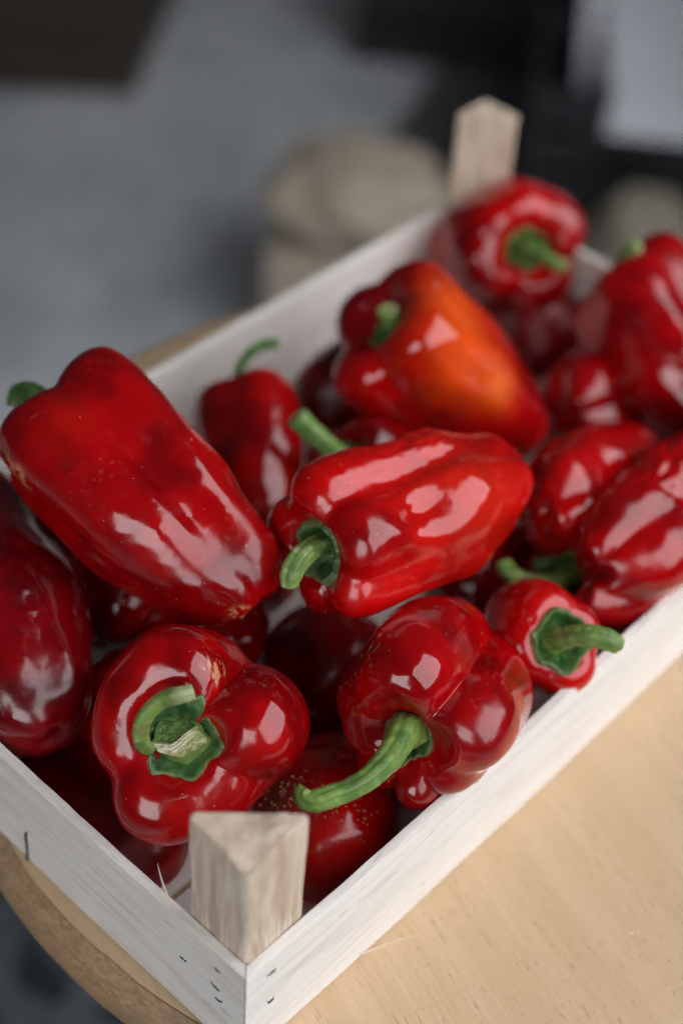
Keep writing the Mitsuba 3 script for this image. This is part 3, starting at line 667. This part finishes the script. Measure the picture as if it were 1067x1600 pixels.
{'label': 'farthest red pepper, just below the far corner post, thin stalk pointing right', 'S': [0.4646, 0.2315, 0.0745], 'T': [0.5041, 0.2941, 0.0322], 'X': [0.6827, -0.7284, 0.0577], 'R': 0.045, 'lobes': [(95, 0.92, 0.0, 0.002, 1.05), (35, 1.0, 0.0, 0.002, 1.05), (-55, 0.94, 0.0, 0.002, 1.0), (205, 1.04, 0.0, 0.001, 1.0), (150, 0.9, 0.0, 0.0, 1.0)], 'res': 1, 'seed': 9, 'hs': 0.26, 'rm': 0.95, 'rt': 0.72, 'dsh': 0.5, 'dmid': 0.36, 'amp': 0.9, 'shl': 0.34, 'c0': (0.44, 0.0018, 0.0021), 'c1': (0.317, 0.001, 0.0021), 'calyx': {'r': 0.0135, 'points': 6, 'thick': 0.002, 'cone': 0.004, 'tones': ((0.075, 0.19, 0.035), (0.035, 0.11, 0.02), (0.2, 0.3, 0.1), 0.3)}, 'stalk': {'pts': [[0.4602, 0.2277, 0.0785], [0.4563, 0.2208, 0.0853], [0.4554, 0.2093, 0.0856], [0.4594, 0.1947, 0.082]], 'radii': [0.006, 0.0042, 0.0038, 0.0036], 'cut': True, 'tones': ((0.16, 0.32, 0.07), (0.09, 0.2, 0.04), (0.34, 0.42, 0.18), 0.4)}},
{'label': 'deep red pepper at the right edge with a pale stalk stub on top', 'S': [0.4659, 0.1515, 0.0801], 'T': [0.4396, 0.0557, 0.0392], 'X': [-0.5497, -0.46, 0.6973], 'R': 0.043, 'lobes': [(75, 1.0, 0.0, 0.013, 1.0), (-10, 1.0, 0.0, 0.0, 1.0), (-95, 0.95, 0.0, 0.0, 1.0), (165, 0.95, 0.0, 0.0, 1.0)], 'res': 1, 'seed': 10, 'hs': 0.24, 'rm': 0.97, 'rt': 0.78, 'dsh': 0.42, 'dmid': 0.28, 'amp': 1.0, 'c0': (0.317, 0.001, 0.0024), 'c1': (0.211, 0.0008, 0.0028), 'calyx': {'r': 0.01, 'points': 5, 'cone': 0.003}, 'dents': [(0.45, 30, 0.04, 0.01, 0.005)], 'stalk': {'pts': [[0.4642, 0.1509, 0.0826], [0.4648, 0.158, 0.0978], [0.465, 0.1577, 0.1078], [0.4676, 0.1545, 0.1136]], 'radii': [0.0085, 0.0055, 0.0052, 0.0058], 'cut': True, 'tones': ((0.14, 0.28, 0.06), (0.08, 0.18, 0.04), (0.42, 0.46, 0.24), 0.4)}},
{'label': 'lumpy red pepper low in the gap right of the orange patched one', 'S': [0.4799, 0.1505, 0.0116], 'T': [0.3831, 0.1292, 0.0503], 'X': [-0.5497, -0.46, 0.6973], 'R': 0.036, 'lobes': [(70, 1.0, 0.0, 0.0, 1.1), (-30, 1.0, 0.002, 0.0, 1.1), (-120, 0.95, 0.0, 0.0, 1.1), (150, 1.0, 0.0, 0.0, 1.1)], 'res': 1, 'seed': 11, 'rm': 0.95, 'rt': 0.8, 'dsh': 0.42, 'dmid': 0.3, 'dtip': 0.5, 'amp': 1.1, 'c0': (0.317, 0.0013, 0.0024), 'c1': (0.194, 0.0008, 0.0024)},
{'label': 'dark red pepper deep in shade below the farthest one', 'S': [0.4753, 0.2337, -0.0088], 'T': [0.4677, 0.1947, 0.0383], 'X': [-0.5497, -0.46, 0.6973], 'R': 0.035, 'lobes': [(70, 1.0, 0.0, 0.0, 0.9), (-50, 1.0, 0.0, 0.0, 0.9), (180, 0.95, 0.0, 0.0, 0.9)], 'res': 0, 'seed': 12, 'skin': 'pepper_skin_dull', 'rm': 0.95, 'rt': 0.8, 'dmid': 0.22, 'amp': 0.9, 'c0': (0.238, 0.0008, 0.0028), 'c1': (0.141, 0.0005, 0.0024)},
{'label': 'big wrinkled red pepper at the right edge, its blunt lobed tip against the long board', 'S': [0.412, 0.0256, 0.0549], 'T': [0.2701, 0.0313, 0.0802], 'X': [-0.5497, -0.46, 0.6973], 'R': 0.044, 'lobes': [(-65, 0.96, 0.01, 0.0, 1.15), (20, 0.98, 0.006, 0.0, 1.1), (105, 0.98, 0.022, 0.0, 1.2), (190, 0.9, 0.0, 0.0, 1.0)], 'res': 1, 'seed': 13, 'hs': 0.25, 'rm': 0.98, 'rt': 0.78, 'dsh': 0.44, 'dmid': 0.36, 'dtip': 0.52, 'p': 11, 'amp': 1.1, 'c0': (0.34, 0.001, 0.002), 'c1': (0.22, 0.0008, 0.002), 'crumple': [(0.55, -60, 0.024, 0.003, 95)], 'dents': [(0.6, 62, 0.03, 0.01, 0.004)]},
{'label': 'lumpy red pepper between the wrinkled middle one and the big right edge one', 'S': [0.3664, 0.077, 0.0457], 'T': [0.2793, 0.0723, 0.0859], 'X': [-0.5497, -0.46, 0.6973], 'R': 0.036, 'lobes': [(-60, 0.98, 0.004, 0.0, 1.1), (40, 1.0, 0.008, 0.0, 1.1), (130, 0.95, 0.0, 0.0, 1.1), (220, 0.95, 0.0, 0.0, 1.0)], 'res': 1, 'seed': 23, 'hs': 0.25, 'rm': 0.98, 'rt': 0.78, 'dsh': 0.44, 'dmid': 0.3, 'dtip': 0.48, 'p': 11, 'amp': 1.2, 'c0': (0.36, 0.001, 0.002), 'c1': (0.24, 0.0008, 0.002), 'dents': [(0.5, 0, 0.02, 0.012, 0.005)]},
{'label': 'small red pepper whose green stalk lies over the edge of the long board', 'S': [0.2183, 0.0187, 0.0799], 'T': [0.2465, 0.0581, 0.032], 'X': [0.6827, -0.7284, 0.0577], 'R': 0.0275, 'lobes': [(110, 1.0, 0.0, 0.001, 1.0), (200, 1.0, 0.0, 0.001, 1.0), (-70, 0.98, 0.0, 0.001, 1.0), (20, 0.9, 0.0, 0.0, 1.0)], 'res': 1, 'seed': 14, 'hs': 0.26, 'rm': 0.98, 'rt': 0.8, 'dsh': 0.44, 'dmid': 0.25, 'amp': 0.8, 'c0': (0.44, 0.0018, 0.0021), 'c1': (0.317, 0.001, 0.0021), 'calyx': {'r': 0.015, 'points': 6, 'thick': 0.0018, 'cone': 0.004, 'phase': 15, 'lip': 0.003, 'tones': ((0.06, 0.16, 0.035), (0.022, 0.08, 0.018), (0.2, 0.3, 0.11), 0.4)}, 'stalk': {'pts': [[0.2147, 0.0168, 0.0844], [0.2113, 0.0114, 0.0925], [0.2119, 0.0037, 0.1007], [0.215, -0.0041, 0.1038], [0.2182, -0.0102, 0.1023], [0.2196, -0.0124, 0.1005]], 'radii': [0.007, 0.0052, 0.0046, 0.0048, 0.005, 0.0036], 'cut': True}},
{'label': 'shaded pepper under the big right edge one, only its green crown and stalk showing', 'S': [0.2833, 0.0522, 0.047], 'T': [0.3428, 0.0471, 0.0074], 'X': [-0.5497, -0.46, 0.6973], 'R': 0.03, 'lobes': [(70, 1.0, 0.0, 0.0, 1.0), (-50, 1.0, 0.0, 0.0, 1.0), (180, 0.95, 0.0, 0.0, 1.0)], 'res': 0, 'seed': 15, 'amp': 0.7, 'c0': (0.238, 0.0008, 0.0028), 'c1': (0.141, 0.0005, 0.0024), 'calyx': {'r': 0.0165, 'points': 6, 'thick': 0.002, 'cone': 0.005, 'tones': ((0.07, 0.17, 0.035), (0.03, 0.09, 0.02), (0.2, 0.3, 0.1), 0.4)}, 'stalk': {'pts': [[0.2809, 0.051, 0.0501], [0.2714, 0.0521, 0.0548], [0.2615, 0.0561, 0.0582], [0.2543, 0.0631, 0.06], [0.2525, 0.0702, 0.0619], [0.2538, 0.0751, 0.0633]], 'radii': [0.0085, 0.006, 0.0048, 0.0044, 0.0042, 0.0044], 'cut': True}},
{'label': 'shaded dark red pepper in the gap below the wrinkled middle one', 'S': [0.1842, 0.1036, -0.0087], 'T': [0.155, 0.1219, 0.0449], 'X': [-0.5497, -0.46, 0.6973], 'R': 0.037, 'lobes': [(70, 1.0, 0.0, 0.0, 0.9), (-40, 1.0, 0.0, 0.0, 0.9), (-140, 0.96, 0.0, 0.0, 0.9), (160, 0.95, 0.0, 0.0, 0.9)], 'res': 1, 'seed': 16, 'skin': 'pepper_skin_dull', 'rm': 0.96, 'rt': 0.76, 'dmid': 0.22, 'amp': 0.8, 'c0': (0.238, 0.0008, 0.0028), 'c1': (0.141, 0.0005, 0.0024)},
{'label': 'red pepper right of the near post with a brown patch and sawdust', 'S': [0.1176, 0.0722, 0.0114], 'T': [0.0809, 0.0205, 0.02], 'X': [-0.5497, -0.46, 0.6973], 'R': 0.037, 'lobes': [(60, 1.0, 0.0, 0.0, 0.9), (-30, 1.0, 0.0, 0.0, 0.9), (-130, 0.96, 0.0, 0.0, 0.9), (150, 0.95, 0.0, 0.0, 0.9)], 'res': 1, 'seed': 17, 'rm': 0.96, 'rt': 0.7, 'dmid': 0.18, 'amp': 0.7, 'c0': (0.46, 0.0015, 0.0018), 'c1': (0.36, 0.0012, 0.0018), 'spots': [([0.0768, 0.0684, 0.0484], 0.017, (0.05, 0.03, 0.02), 1.0), ([0.0663, 0.0609, 0.0423], 0.014, (0.045, 0.026, 0.018), 1.0)]},
{'label': 'red pepper between the maroon one and the torn stump one, one lobe showing', 'S': [0.0887, 0.1654, 0.0214], 'T': [0.0502, 0.1498, 0.0381], 'X': [-0.5497, -0.46, 0.6973], 'R': 0.027, 'lobes': [(70, 1.0, 0.0, 0.0, 1.0), (-50, 1.0, 0.0, 0.0, 1.0), (180, 0.95, 0.0, 0.0, 1.0)], 'res': 0, 'seed': 18, 'rm': 0.96, 'rt': 0.8, 'dmid': 0.22, 'amp': 0.7, 'c0': (0.352, 0.0013, 0.0024), 'c1': (0.229, 0.0008, 0.0024)},
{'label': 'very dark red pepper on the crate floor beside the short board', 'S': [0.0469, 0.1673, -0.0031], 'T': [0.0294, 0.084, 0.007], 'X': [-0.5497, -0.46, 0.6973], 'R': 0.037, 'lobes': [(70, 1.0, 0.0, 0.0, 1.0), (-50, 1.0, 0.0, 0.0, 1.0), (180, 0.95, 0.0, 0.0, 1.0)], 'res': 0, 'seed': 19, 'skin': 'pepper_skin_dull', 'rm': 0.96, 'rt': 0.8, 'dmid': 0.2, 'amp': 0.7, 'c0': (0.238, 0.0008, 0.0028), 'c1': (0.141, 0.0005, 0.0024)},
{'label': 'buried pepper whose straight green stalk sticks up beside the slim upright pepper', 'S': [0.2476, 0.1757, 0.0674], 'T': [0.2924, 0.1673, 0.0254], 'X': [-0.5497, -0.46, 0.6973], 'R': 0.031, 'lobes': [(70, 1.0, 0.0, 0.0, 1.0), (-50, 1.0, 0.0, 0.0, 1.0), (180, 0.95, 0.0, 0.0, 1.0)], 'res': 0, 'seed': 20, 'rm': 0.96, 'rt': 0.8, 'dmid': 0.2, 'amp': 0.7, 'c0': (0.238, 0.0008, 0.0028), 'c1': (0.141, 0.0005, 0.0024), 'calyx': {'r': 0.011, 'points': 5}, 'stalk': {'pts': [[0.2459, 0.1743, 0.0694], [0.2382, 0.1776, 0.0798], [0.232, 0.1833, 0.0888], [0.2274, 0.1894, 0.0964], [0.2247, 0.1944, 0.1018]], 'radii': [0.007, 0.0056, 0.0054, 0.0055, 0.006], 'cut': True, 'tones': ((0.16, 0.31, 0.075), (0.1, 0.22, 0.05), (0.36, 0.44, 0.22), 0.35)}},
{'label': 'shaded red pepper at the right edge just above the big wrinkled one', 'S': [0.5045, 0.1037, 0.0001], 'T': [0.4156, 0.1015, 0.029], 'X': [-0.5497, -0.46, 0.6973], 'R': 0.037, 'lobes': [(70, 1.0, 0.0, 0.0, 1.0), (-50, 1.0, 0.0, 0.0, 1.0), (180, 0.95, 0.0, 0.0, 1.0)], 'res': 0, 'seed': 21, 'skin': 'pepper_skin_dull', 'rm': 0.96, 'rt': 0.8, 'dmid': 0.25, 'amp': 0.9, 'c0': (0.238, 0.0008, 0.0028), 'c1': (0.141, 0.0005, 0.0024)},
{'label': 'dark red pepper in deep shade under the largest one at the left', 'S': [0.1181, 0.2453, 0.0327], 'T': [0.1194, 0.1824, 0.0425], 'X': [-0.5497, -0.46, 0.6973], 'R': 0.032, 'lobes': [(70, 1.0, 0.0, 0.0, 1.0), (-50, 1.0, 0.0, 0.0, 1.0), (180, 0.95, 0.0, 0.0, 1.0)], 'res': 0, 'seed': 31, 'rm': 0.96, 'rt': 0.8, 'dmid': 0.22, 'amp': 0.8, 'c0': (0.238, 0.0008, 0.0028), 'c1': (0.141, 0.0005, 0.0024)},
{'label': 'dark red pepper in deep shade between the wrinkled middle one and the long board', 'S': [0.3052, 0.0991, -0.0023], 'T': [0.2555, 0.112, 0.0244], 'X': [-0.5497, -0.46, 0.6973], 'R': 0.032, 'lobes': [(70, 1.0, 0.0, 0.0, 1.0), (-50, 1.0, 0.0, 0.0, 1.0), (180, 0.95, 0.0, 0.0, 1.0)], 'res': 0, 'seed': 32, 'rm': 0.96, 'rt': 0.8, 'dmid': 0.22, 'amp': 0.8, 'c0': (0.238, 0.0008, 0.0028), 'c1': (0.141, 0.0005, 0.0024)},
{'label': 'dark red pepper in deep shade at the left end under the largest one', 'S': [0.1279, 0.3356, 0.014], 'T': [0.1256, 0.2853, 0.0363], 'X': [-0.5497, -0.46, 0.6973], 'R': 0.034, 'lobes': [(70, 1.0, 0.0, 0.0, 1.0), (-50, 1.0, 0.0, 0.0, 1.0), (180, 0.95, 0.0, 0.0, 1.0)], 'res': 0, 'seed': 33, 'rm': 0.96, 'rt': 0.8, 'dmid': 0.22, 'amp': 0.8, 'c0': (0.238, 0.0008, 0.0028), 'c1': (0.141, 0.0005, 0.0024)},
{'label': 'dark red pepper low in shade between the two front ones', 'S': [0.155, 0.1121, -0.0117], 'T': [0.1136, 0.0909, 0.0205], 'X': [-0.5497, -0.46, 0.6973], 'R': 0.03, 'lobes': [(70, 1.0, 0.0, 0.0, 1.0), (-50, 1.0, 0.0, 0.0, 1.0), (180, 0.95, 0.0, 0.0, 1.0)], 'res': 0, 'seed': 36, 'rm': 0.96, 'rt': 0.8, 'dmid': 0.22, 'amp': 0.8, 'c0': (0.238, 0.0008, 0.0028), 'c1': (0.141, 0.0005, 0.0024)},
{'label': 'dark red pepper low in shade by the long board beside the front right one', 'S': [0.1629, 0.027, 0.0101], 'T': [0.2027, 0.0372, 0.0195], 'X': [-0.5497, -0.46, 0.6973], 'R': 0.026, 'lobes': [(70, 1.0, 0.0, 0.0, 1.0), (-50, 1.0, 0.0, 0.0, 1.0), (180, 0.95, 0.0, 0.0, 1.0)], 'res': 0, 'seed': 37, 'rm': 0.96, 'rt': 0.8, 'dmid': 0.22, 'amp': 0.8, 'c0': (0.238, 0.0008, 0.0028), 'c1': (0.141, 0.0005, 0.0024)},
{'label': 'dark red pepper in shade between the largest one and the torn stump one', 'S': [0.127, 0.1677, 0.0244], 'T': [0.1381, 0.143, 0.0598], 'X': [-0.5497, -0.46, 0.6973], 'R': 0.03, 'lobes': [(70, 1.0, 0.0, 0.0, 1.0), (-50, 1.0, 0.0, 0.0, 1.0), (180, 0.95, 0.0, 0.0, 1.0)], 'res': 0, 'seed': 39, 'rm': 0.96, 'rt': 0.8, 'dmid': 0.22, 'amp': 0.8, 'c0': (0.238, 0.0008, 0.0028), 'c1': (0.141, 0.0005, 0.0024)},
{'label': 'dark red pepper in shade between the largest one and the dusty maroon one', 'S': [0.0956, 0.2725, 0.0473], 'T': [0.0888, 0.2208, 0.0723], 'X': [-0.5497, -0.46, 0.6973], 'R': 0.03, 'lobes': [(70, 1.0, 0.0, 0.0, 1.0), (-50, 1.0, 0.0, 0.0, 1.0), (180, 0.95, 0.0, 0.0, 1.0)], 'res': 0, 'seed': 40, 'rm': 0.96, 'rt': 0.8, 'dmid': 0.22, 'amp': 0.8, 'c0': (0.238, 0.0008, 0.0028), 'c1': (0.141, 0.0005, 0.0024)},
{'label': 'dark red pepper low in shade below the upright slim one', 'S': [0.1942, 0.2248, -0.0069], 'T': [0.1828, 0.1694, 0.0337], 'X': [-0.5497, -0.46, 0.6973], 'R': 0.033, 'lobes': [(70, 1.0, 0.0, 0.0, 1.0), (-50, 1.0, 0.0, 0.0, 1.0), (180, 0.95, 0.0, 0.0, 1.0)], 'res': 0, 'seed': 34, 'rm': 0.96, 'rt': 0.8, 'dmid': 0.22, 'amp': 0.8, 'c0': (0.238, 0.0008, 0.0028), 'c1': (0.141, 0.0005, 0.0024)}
]
BUILT = [build_pepper(sp) for sp in PEPPERS]

SHADE_OUTLINE = [(1.52, 1.215), (1.839, 1.347), (2.068, 1.23), (1.589, 0.896), (1.452, 1.019)]
SAW_A, SAW_B = [0.0813, 0.0642, 0.0491], [0.0989, 0.0389, 0.0392]
# ------------------------------------------------------------------ sawdust on the pepper by the near post
def flakes(P, w, f, count, cen, rad, seed, size):
    r = np.random.default_rng(seed)
    n = vnormals(w, f)
    d = np.linalg.norm(w - cen, axis=1)
    idx = np.where((d < rad) & (n @ -FWD > 0.05))[0]
    pr = np.exp(-(d[idx] / (0.6 * rad)) ** 2); pr /= pr.sum()
    ms = []
    for i in r.choice(idx, count, p=pr):
        a, b = size * r.uniform(.35, 1.5), size * r.uniform(.12, .32)
        v, fc = rounded_box(a, b, b * .7, b * .2, (1, 1, 1))
        v = v - [a / 2, b / 2, b * .25]
        z = n[i]; x = np.cross(z, r.normal(size=3)); x /= np.linalg.norm(x)
        x = x + 0.3 * r.normal() * z; x /= np.linalg.norm(x); y = np.cross(z, x); y /= np.linalg.norm(y); zz = np.cross(x, y)
        ms.append(trimesh.Trimesh(v @ np.stack([x, y, zz], 0) + w[i] + r.normal(size=3) * .0004 * 0, fc, process=False))
    return trimesh.util.concatenate(ms)
k, P, (w, f) = next(b for b, q in zip(BUILT, PEPPERS) if q['seed'] == 17)
key = thing('sawdust', 'pale sawdust flecks scattered on the pepper beside the near post', 'sawdust')
scene[key] = mikit.ply(trimesh.util.concatenate([
    flakes(P, w, f, 60, np.array(SAW_A), .024, 3, .0015), flakes(P, w, f, 60, np.array(SAW_B), .018, 4, .0011)]), 'sawdust')
labels[key]['kind'] = 'stuff'

key = thing('dust_specks', 'fine pale dust specks on the skins of the front peppers', 'dust')
sets = []
for i, n, sz in ((0, 45, .0006), (1, 60, .0006), (2, 40, .0007), (3, 40, .0007)):
    k_, P_, (w_, f_) = BUILT[i]
    sets.append(flakes(P_, w_, f_, n, w_[np.argmin((w_ - EYE) @ FWD)], .09, 50 + i, sz))
scene[key] = mikit.ply(trimesh.util.concatenate(sets), 'splinter_wood')
labels[key]['kind'] = 'stuff'

r = np.random.default_rng(77)
ms = []
for i in range(26):
    a, q = r.uniform(-2.3, -.2), TR * math.sqrt(r.uniform(.15, .9))
    x, y = TC[0] + q * math.cos(a), TC[1] + q * math.sin(a)
    if y > -.004: continue
    lx = r.uniform(.0006, .0022)
    v, f = rounded_box(lx, r.uniform(.0004, .0007), r.uniform(.0003, .0006), .0001, (1, 1, 1))
    an = r.uniform(0, 6.28)
    ms.append(trimesh.Trimesh(np.c_[x + v[:, 0] * math.cos(an) - v[:, 1] * math.sin(an), y + v[:, 0] * math.sin(an) + v[:, 1] * math.cos(an), v[:, 2] + .0001], f, process=False))
key = thing('wood_crumbs', 'tiny pale wood crumbs on the table beside the crate', 'crumbs')
scene[key] = mikit.ply(trimesh.util.concatenate(ms), 'splinter_wood')
labels[key]['kind'] = 'stuff'

# ------------------------------------------------------------------ things on the floor behind the table, far out of focus
E1, E2 = np.array([0.60, -0.80, 0.0]), np.array([0.80, 0.60, 0.0])
def place(vf, o):
    v, f = vf
    return np.array(o) + v[:, :1] * E1 + v[:, 1:2] * E2 + v[:, 2:] * np.array([0, 0, 1.0]), f
def boxat(x0, x1, y0, y1, z0, z1, o, bev=.004):
    v, f = rounded_box(x1 - x0, y1 - y0, z1 - z0, bev, (4, 4, 4))
    return place((v + [x0, y0, z0], f), o)
def open_crate(name, label, o, lx, ly, h, mat, slots=3):
    """A stacking crate: rim, corner posts, slatted walls and a floor."""
    k = thing(name, label, 'crate')
    th = .012
    for x0, x1, y0, y1 in ((0, lx, 0, th), (0, lx, ly - th, ly), (0, th, th + .001, ly - th - .001), (lx - th, lx, th + .001, ly - th - .001)):
        bh = (h - .01) / slots
        for i in range(slots):
            part(k, 'wall_slat', boxat(x0, x1, y0, y1, .004 + i * bh, .004 + (i + 1) * bh - .016 * (i < slots - 1), o), mat)
    part(k, 'base', boxat(th + .001, lx - th - .001, th + .001, ly - th - .001, .004, .014, o), mat)
    for x in (-.004, lx - .016):
        for y in (-.004, ly - .016):
            part(k, 'corner_post', boxat(x, x + .020, y, y + .020, .001, h + .008, o), mat)
    return k
def lump(centre, rad, seed, folds, mat, amp=.25, sink=.35):
    m = trimesh.creation.icosphere(subdivisions=5)
    v = np.array(m.vertices)
    n = v.copy()
    d = 1 + 1.2 * amp * (meshkit.fbm(v * 1.3 + seed, 3, seed) - .5) + .13 * np.sin(folds * np.arctan2(v[:, 1], v[:, 0]) + 4 * v[:, 2] + 3 * meshkit.noise(v * 2, seed)) * (1 - np.abs(v[:, 2]))
    d += .16 * (meshkit.fbm(v * 5 + seed, 3, seed + 4) - .5)
    v = n * d[:, None] * np.array(rad)
    v[:, 2] = np.maximum(v[:, 2], -sink * rad[2])
    a = math.atan2(E1[1], E1[0])
    R = np.array([[math.cos(a), -math.sin(a)], [math.sin(a), math.cos(a)]])
    v[:, :2] = v[:, :2] @ R.T
    return v + np.array(centre), np.array(m.faces)
# closed dark box at the upper left
k = thing('dark_box', 'dark brown wooden box on the floor at the upper left, far out of focus', 'box')
v, f = rounded_box(.62, .50, .30, .006, (4, 4, 4))
F1, F2 = np.array([-0.70, 0.714, 0.0]), np.array([0.80, 0.60, 0.0])
def boxed(x0, x1, y0, y1, z0, z1):
    v, f = rounded_box(x1 - x0, y1 - y0, z1 - z0, .004, (2, 2, 2))
    v = v + [x0, y0, z0]
    return np.array([1.319, 1.603, -.7195]) + v[:, :1] * F1 + v[:, 1:2] * F2 + v[:, 2:] * np.array([0, 0, 1.0]), f[:, ::-1]
for i in range(3):
    part(k, 'plank', boxed(0, .62, 0, .018, .002 + .1 * i, .098 + .1 * i), 'dark_wood')
    part(k, 'plank', boxed(0, .62, .482, .50, .002 + .1 * i, .098 + .1 * i), 'dark_wood')
    part(k, 'plank', boxed(0, .018, .019, .481, .002 + .1 * i, .098 + .1 * i), 'dark_wood')
    part(k, 'plank', boxed(.602, .62, .019, .481, .002 + .1 * i, .098 + .1 * i), 'dark_wood')
part(k, 'lid', boxed(-.004, .624, -.004, .504, .3005, .318), 'dark_wood')
# black crates, white sheet
open_crate('black_crate', 'low black plastic crate under the white board at the upper right', (1.559, .883, -.719), .44, .42, .150, 'black_plastic')
kb = thing('white_board', 'white board propped at a slant on the low black crate at the upper right', 'board')
v, f = rounded_box(.47, .50, .014, .004, (6, 6, 2))
v[:, 2] += .42 * v[:, 1]
scene[kb] = mikit.ply(place((v + [-.004, -.012, .162], f), (1.559, .883, -.719)), 'white_foam', smooth=30)
open_crate('black_crate', 'black plastic crate on the floor right behind the far corner post', (1.470, .905, -.719), .105, .26, .26, 'black_plastic', 4)
open_crate('black_crate', 'black plastic crate at the top edge of the photo', (1.694, 1.441, -.719), .42, .40, .24, 'black_plastic', 3)
# dark sheet standing in for a shadow on the floor
k = thing('shade_sheet', 'dark grey sheet added as shade on the floor left of the far corner post', 'mat')
m = trimesh.creation.extrude_polygon(Polygon(SHADE_OUTLINE).buffer(-.01).buffer(.01), .006, engine='earcut'); m.apply_translation([0, 0, -.7195])
scene[k] = mikit.ply(m, 'shade_tone', smooth=False)
# sack on a pale wooden block
k = thing('wooden_block', 'pale wooden block under the slumped sack behind the crate', 'block')
v, f = rounded_box(.25, .22, .155, .006, (4, 4, 4))
scene[k] = mikit.ply(place((v, f), (1.000, .975, -.7195)), 'burlap', smooth=30)
k = thing('burlap_sack', 'beige burlap sack slumped on the pale block behind the back board', 'sack')
scene[k] = mikit.ply(lump((1.135, .938, -.508), (.120, .105, .055), 3, 5, 'burlap', .35, .8), 'burlap', smooth=True)
k = thing('burlap_sack', 'small grey brown sack in front of the low black crate at the right edge', 'sack')
scene[k] = mikit.ply(lump((1.500, .700, -.640), (.075, .060, .085), 8, 4, 'burlap_dark', .3, .93), 'burlap_dark', smooth=True)

# dark mottled sheet over the floor below the table
k = thing('dark_sheet', 'dark mottled grey sheet on the floor below the round table', 'floor_sheet')
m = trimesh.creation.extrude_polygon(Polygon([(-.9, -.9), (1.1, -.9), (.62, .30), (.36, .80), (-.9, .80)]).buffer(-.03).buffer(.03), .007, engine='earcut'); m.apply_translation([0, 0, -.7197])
scene[k] = mikit.ply(m, 'mottled_grey', smooth=False)

# an added dark block outside the frame at the right, which keeps the daylight off the far floor
k = thing('added_blocker', 'unseen dark block added outside the frame at the right to shade the floor', 'light_blocker')
def blocker_box(x0, x1, y0, y1, z0, z1):
    v, f = rounded_box(x1 - x0, y1 - y0, z1 - z0, .004, (2, 2, 2))
    return v + np.array([x0, y0, z0]), f
part(k, 'body', blocker_box(1.62, 2.10, -.45, .42, -.7195, .42), 'dark_wood')
part(k, 'front_panel', blocker_box(1.598, 1.618, -.445, -.018, -.68, .40), 'dark_wood')
part(k, 'front_panel', blocker_box(1.598, 1.618, -.012, .415, -.68, .40), 'dark_wood')
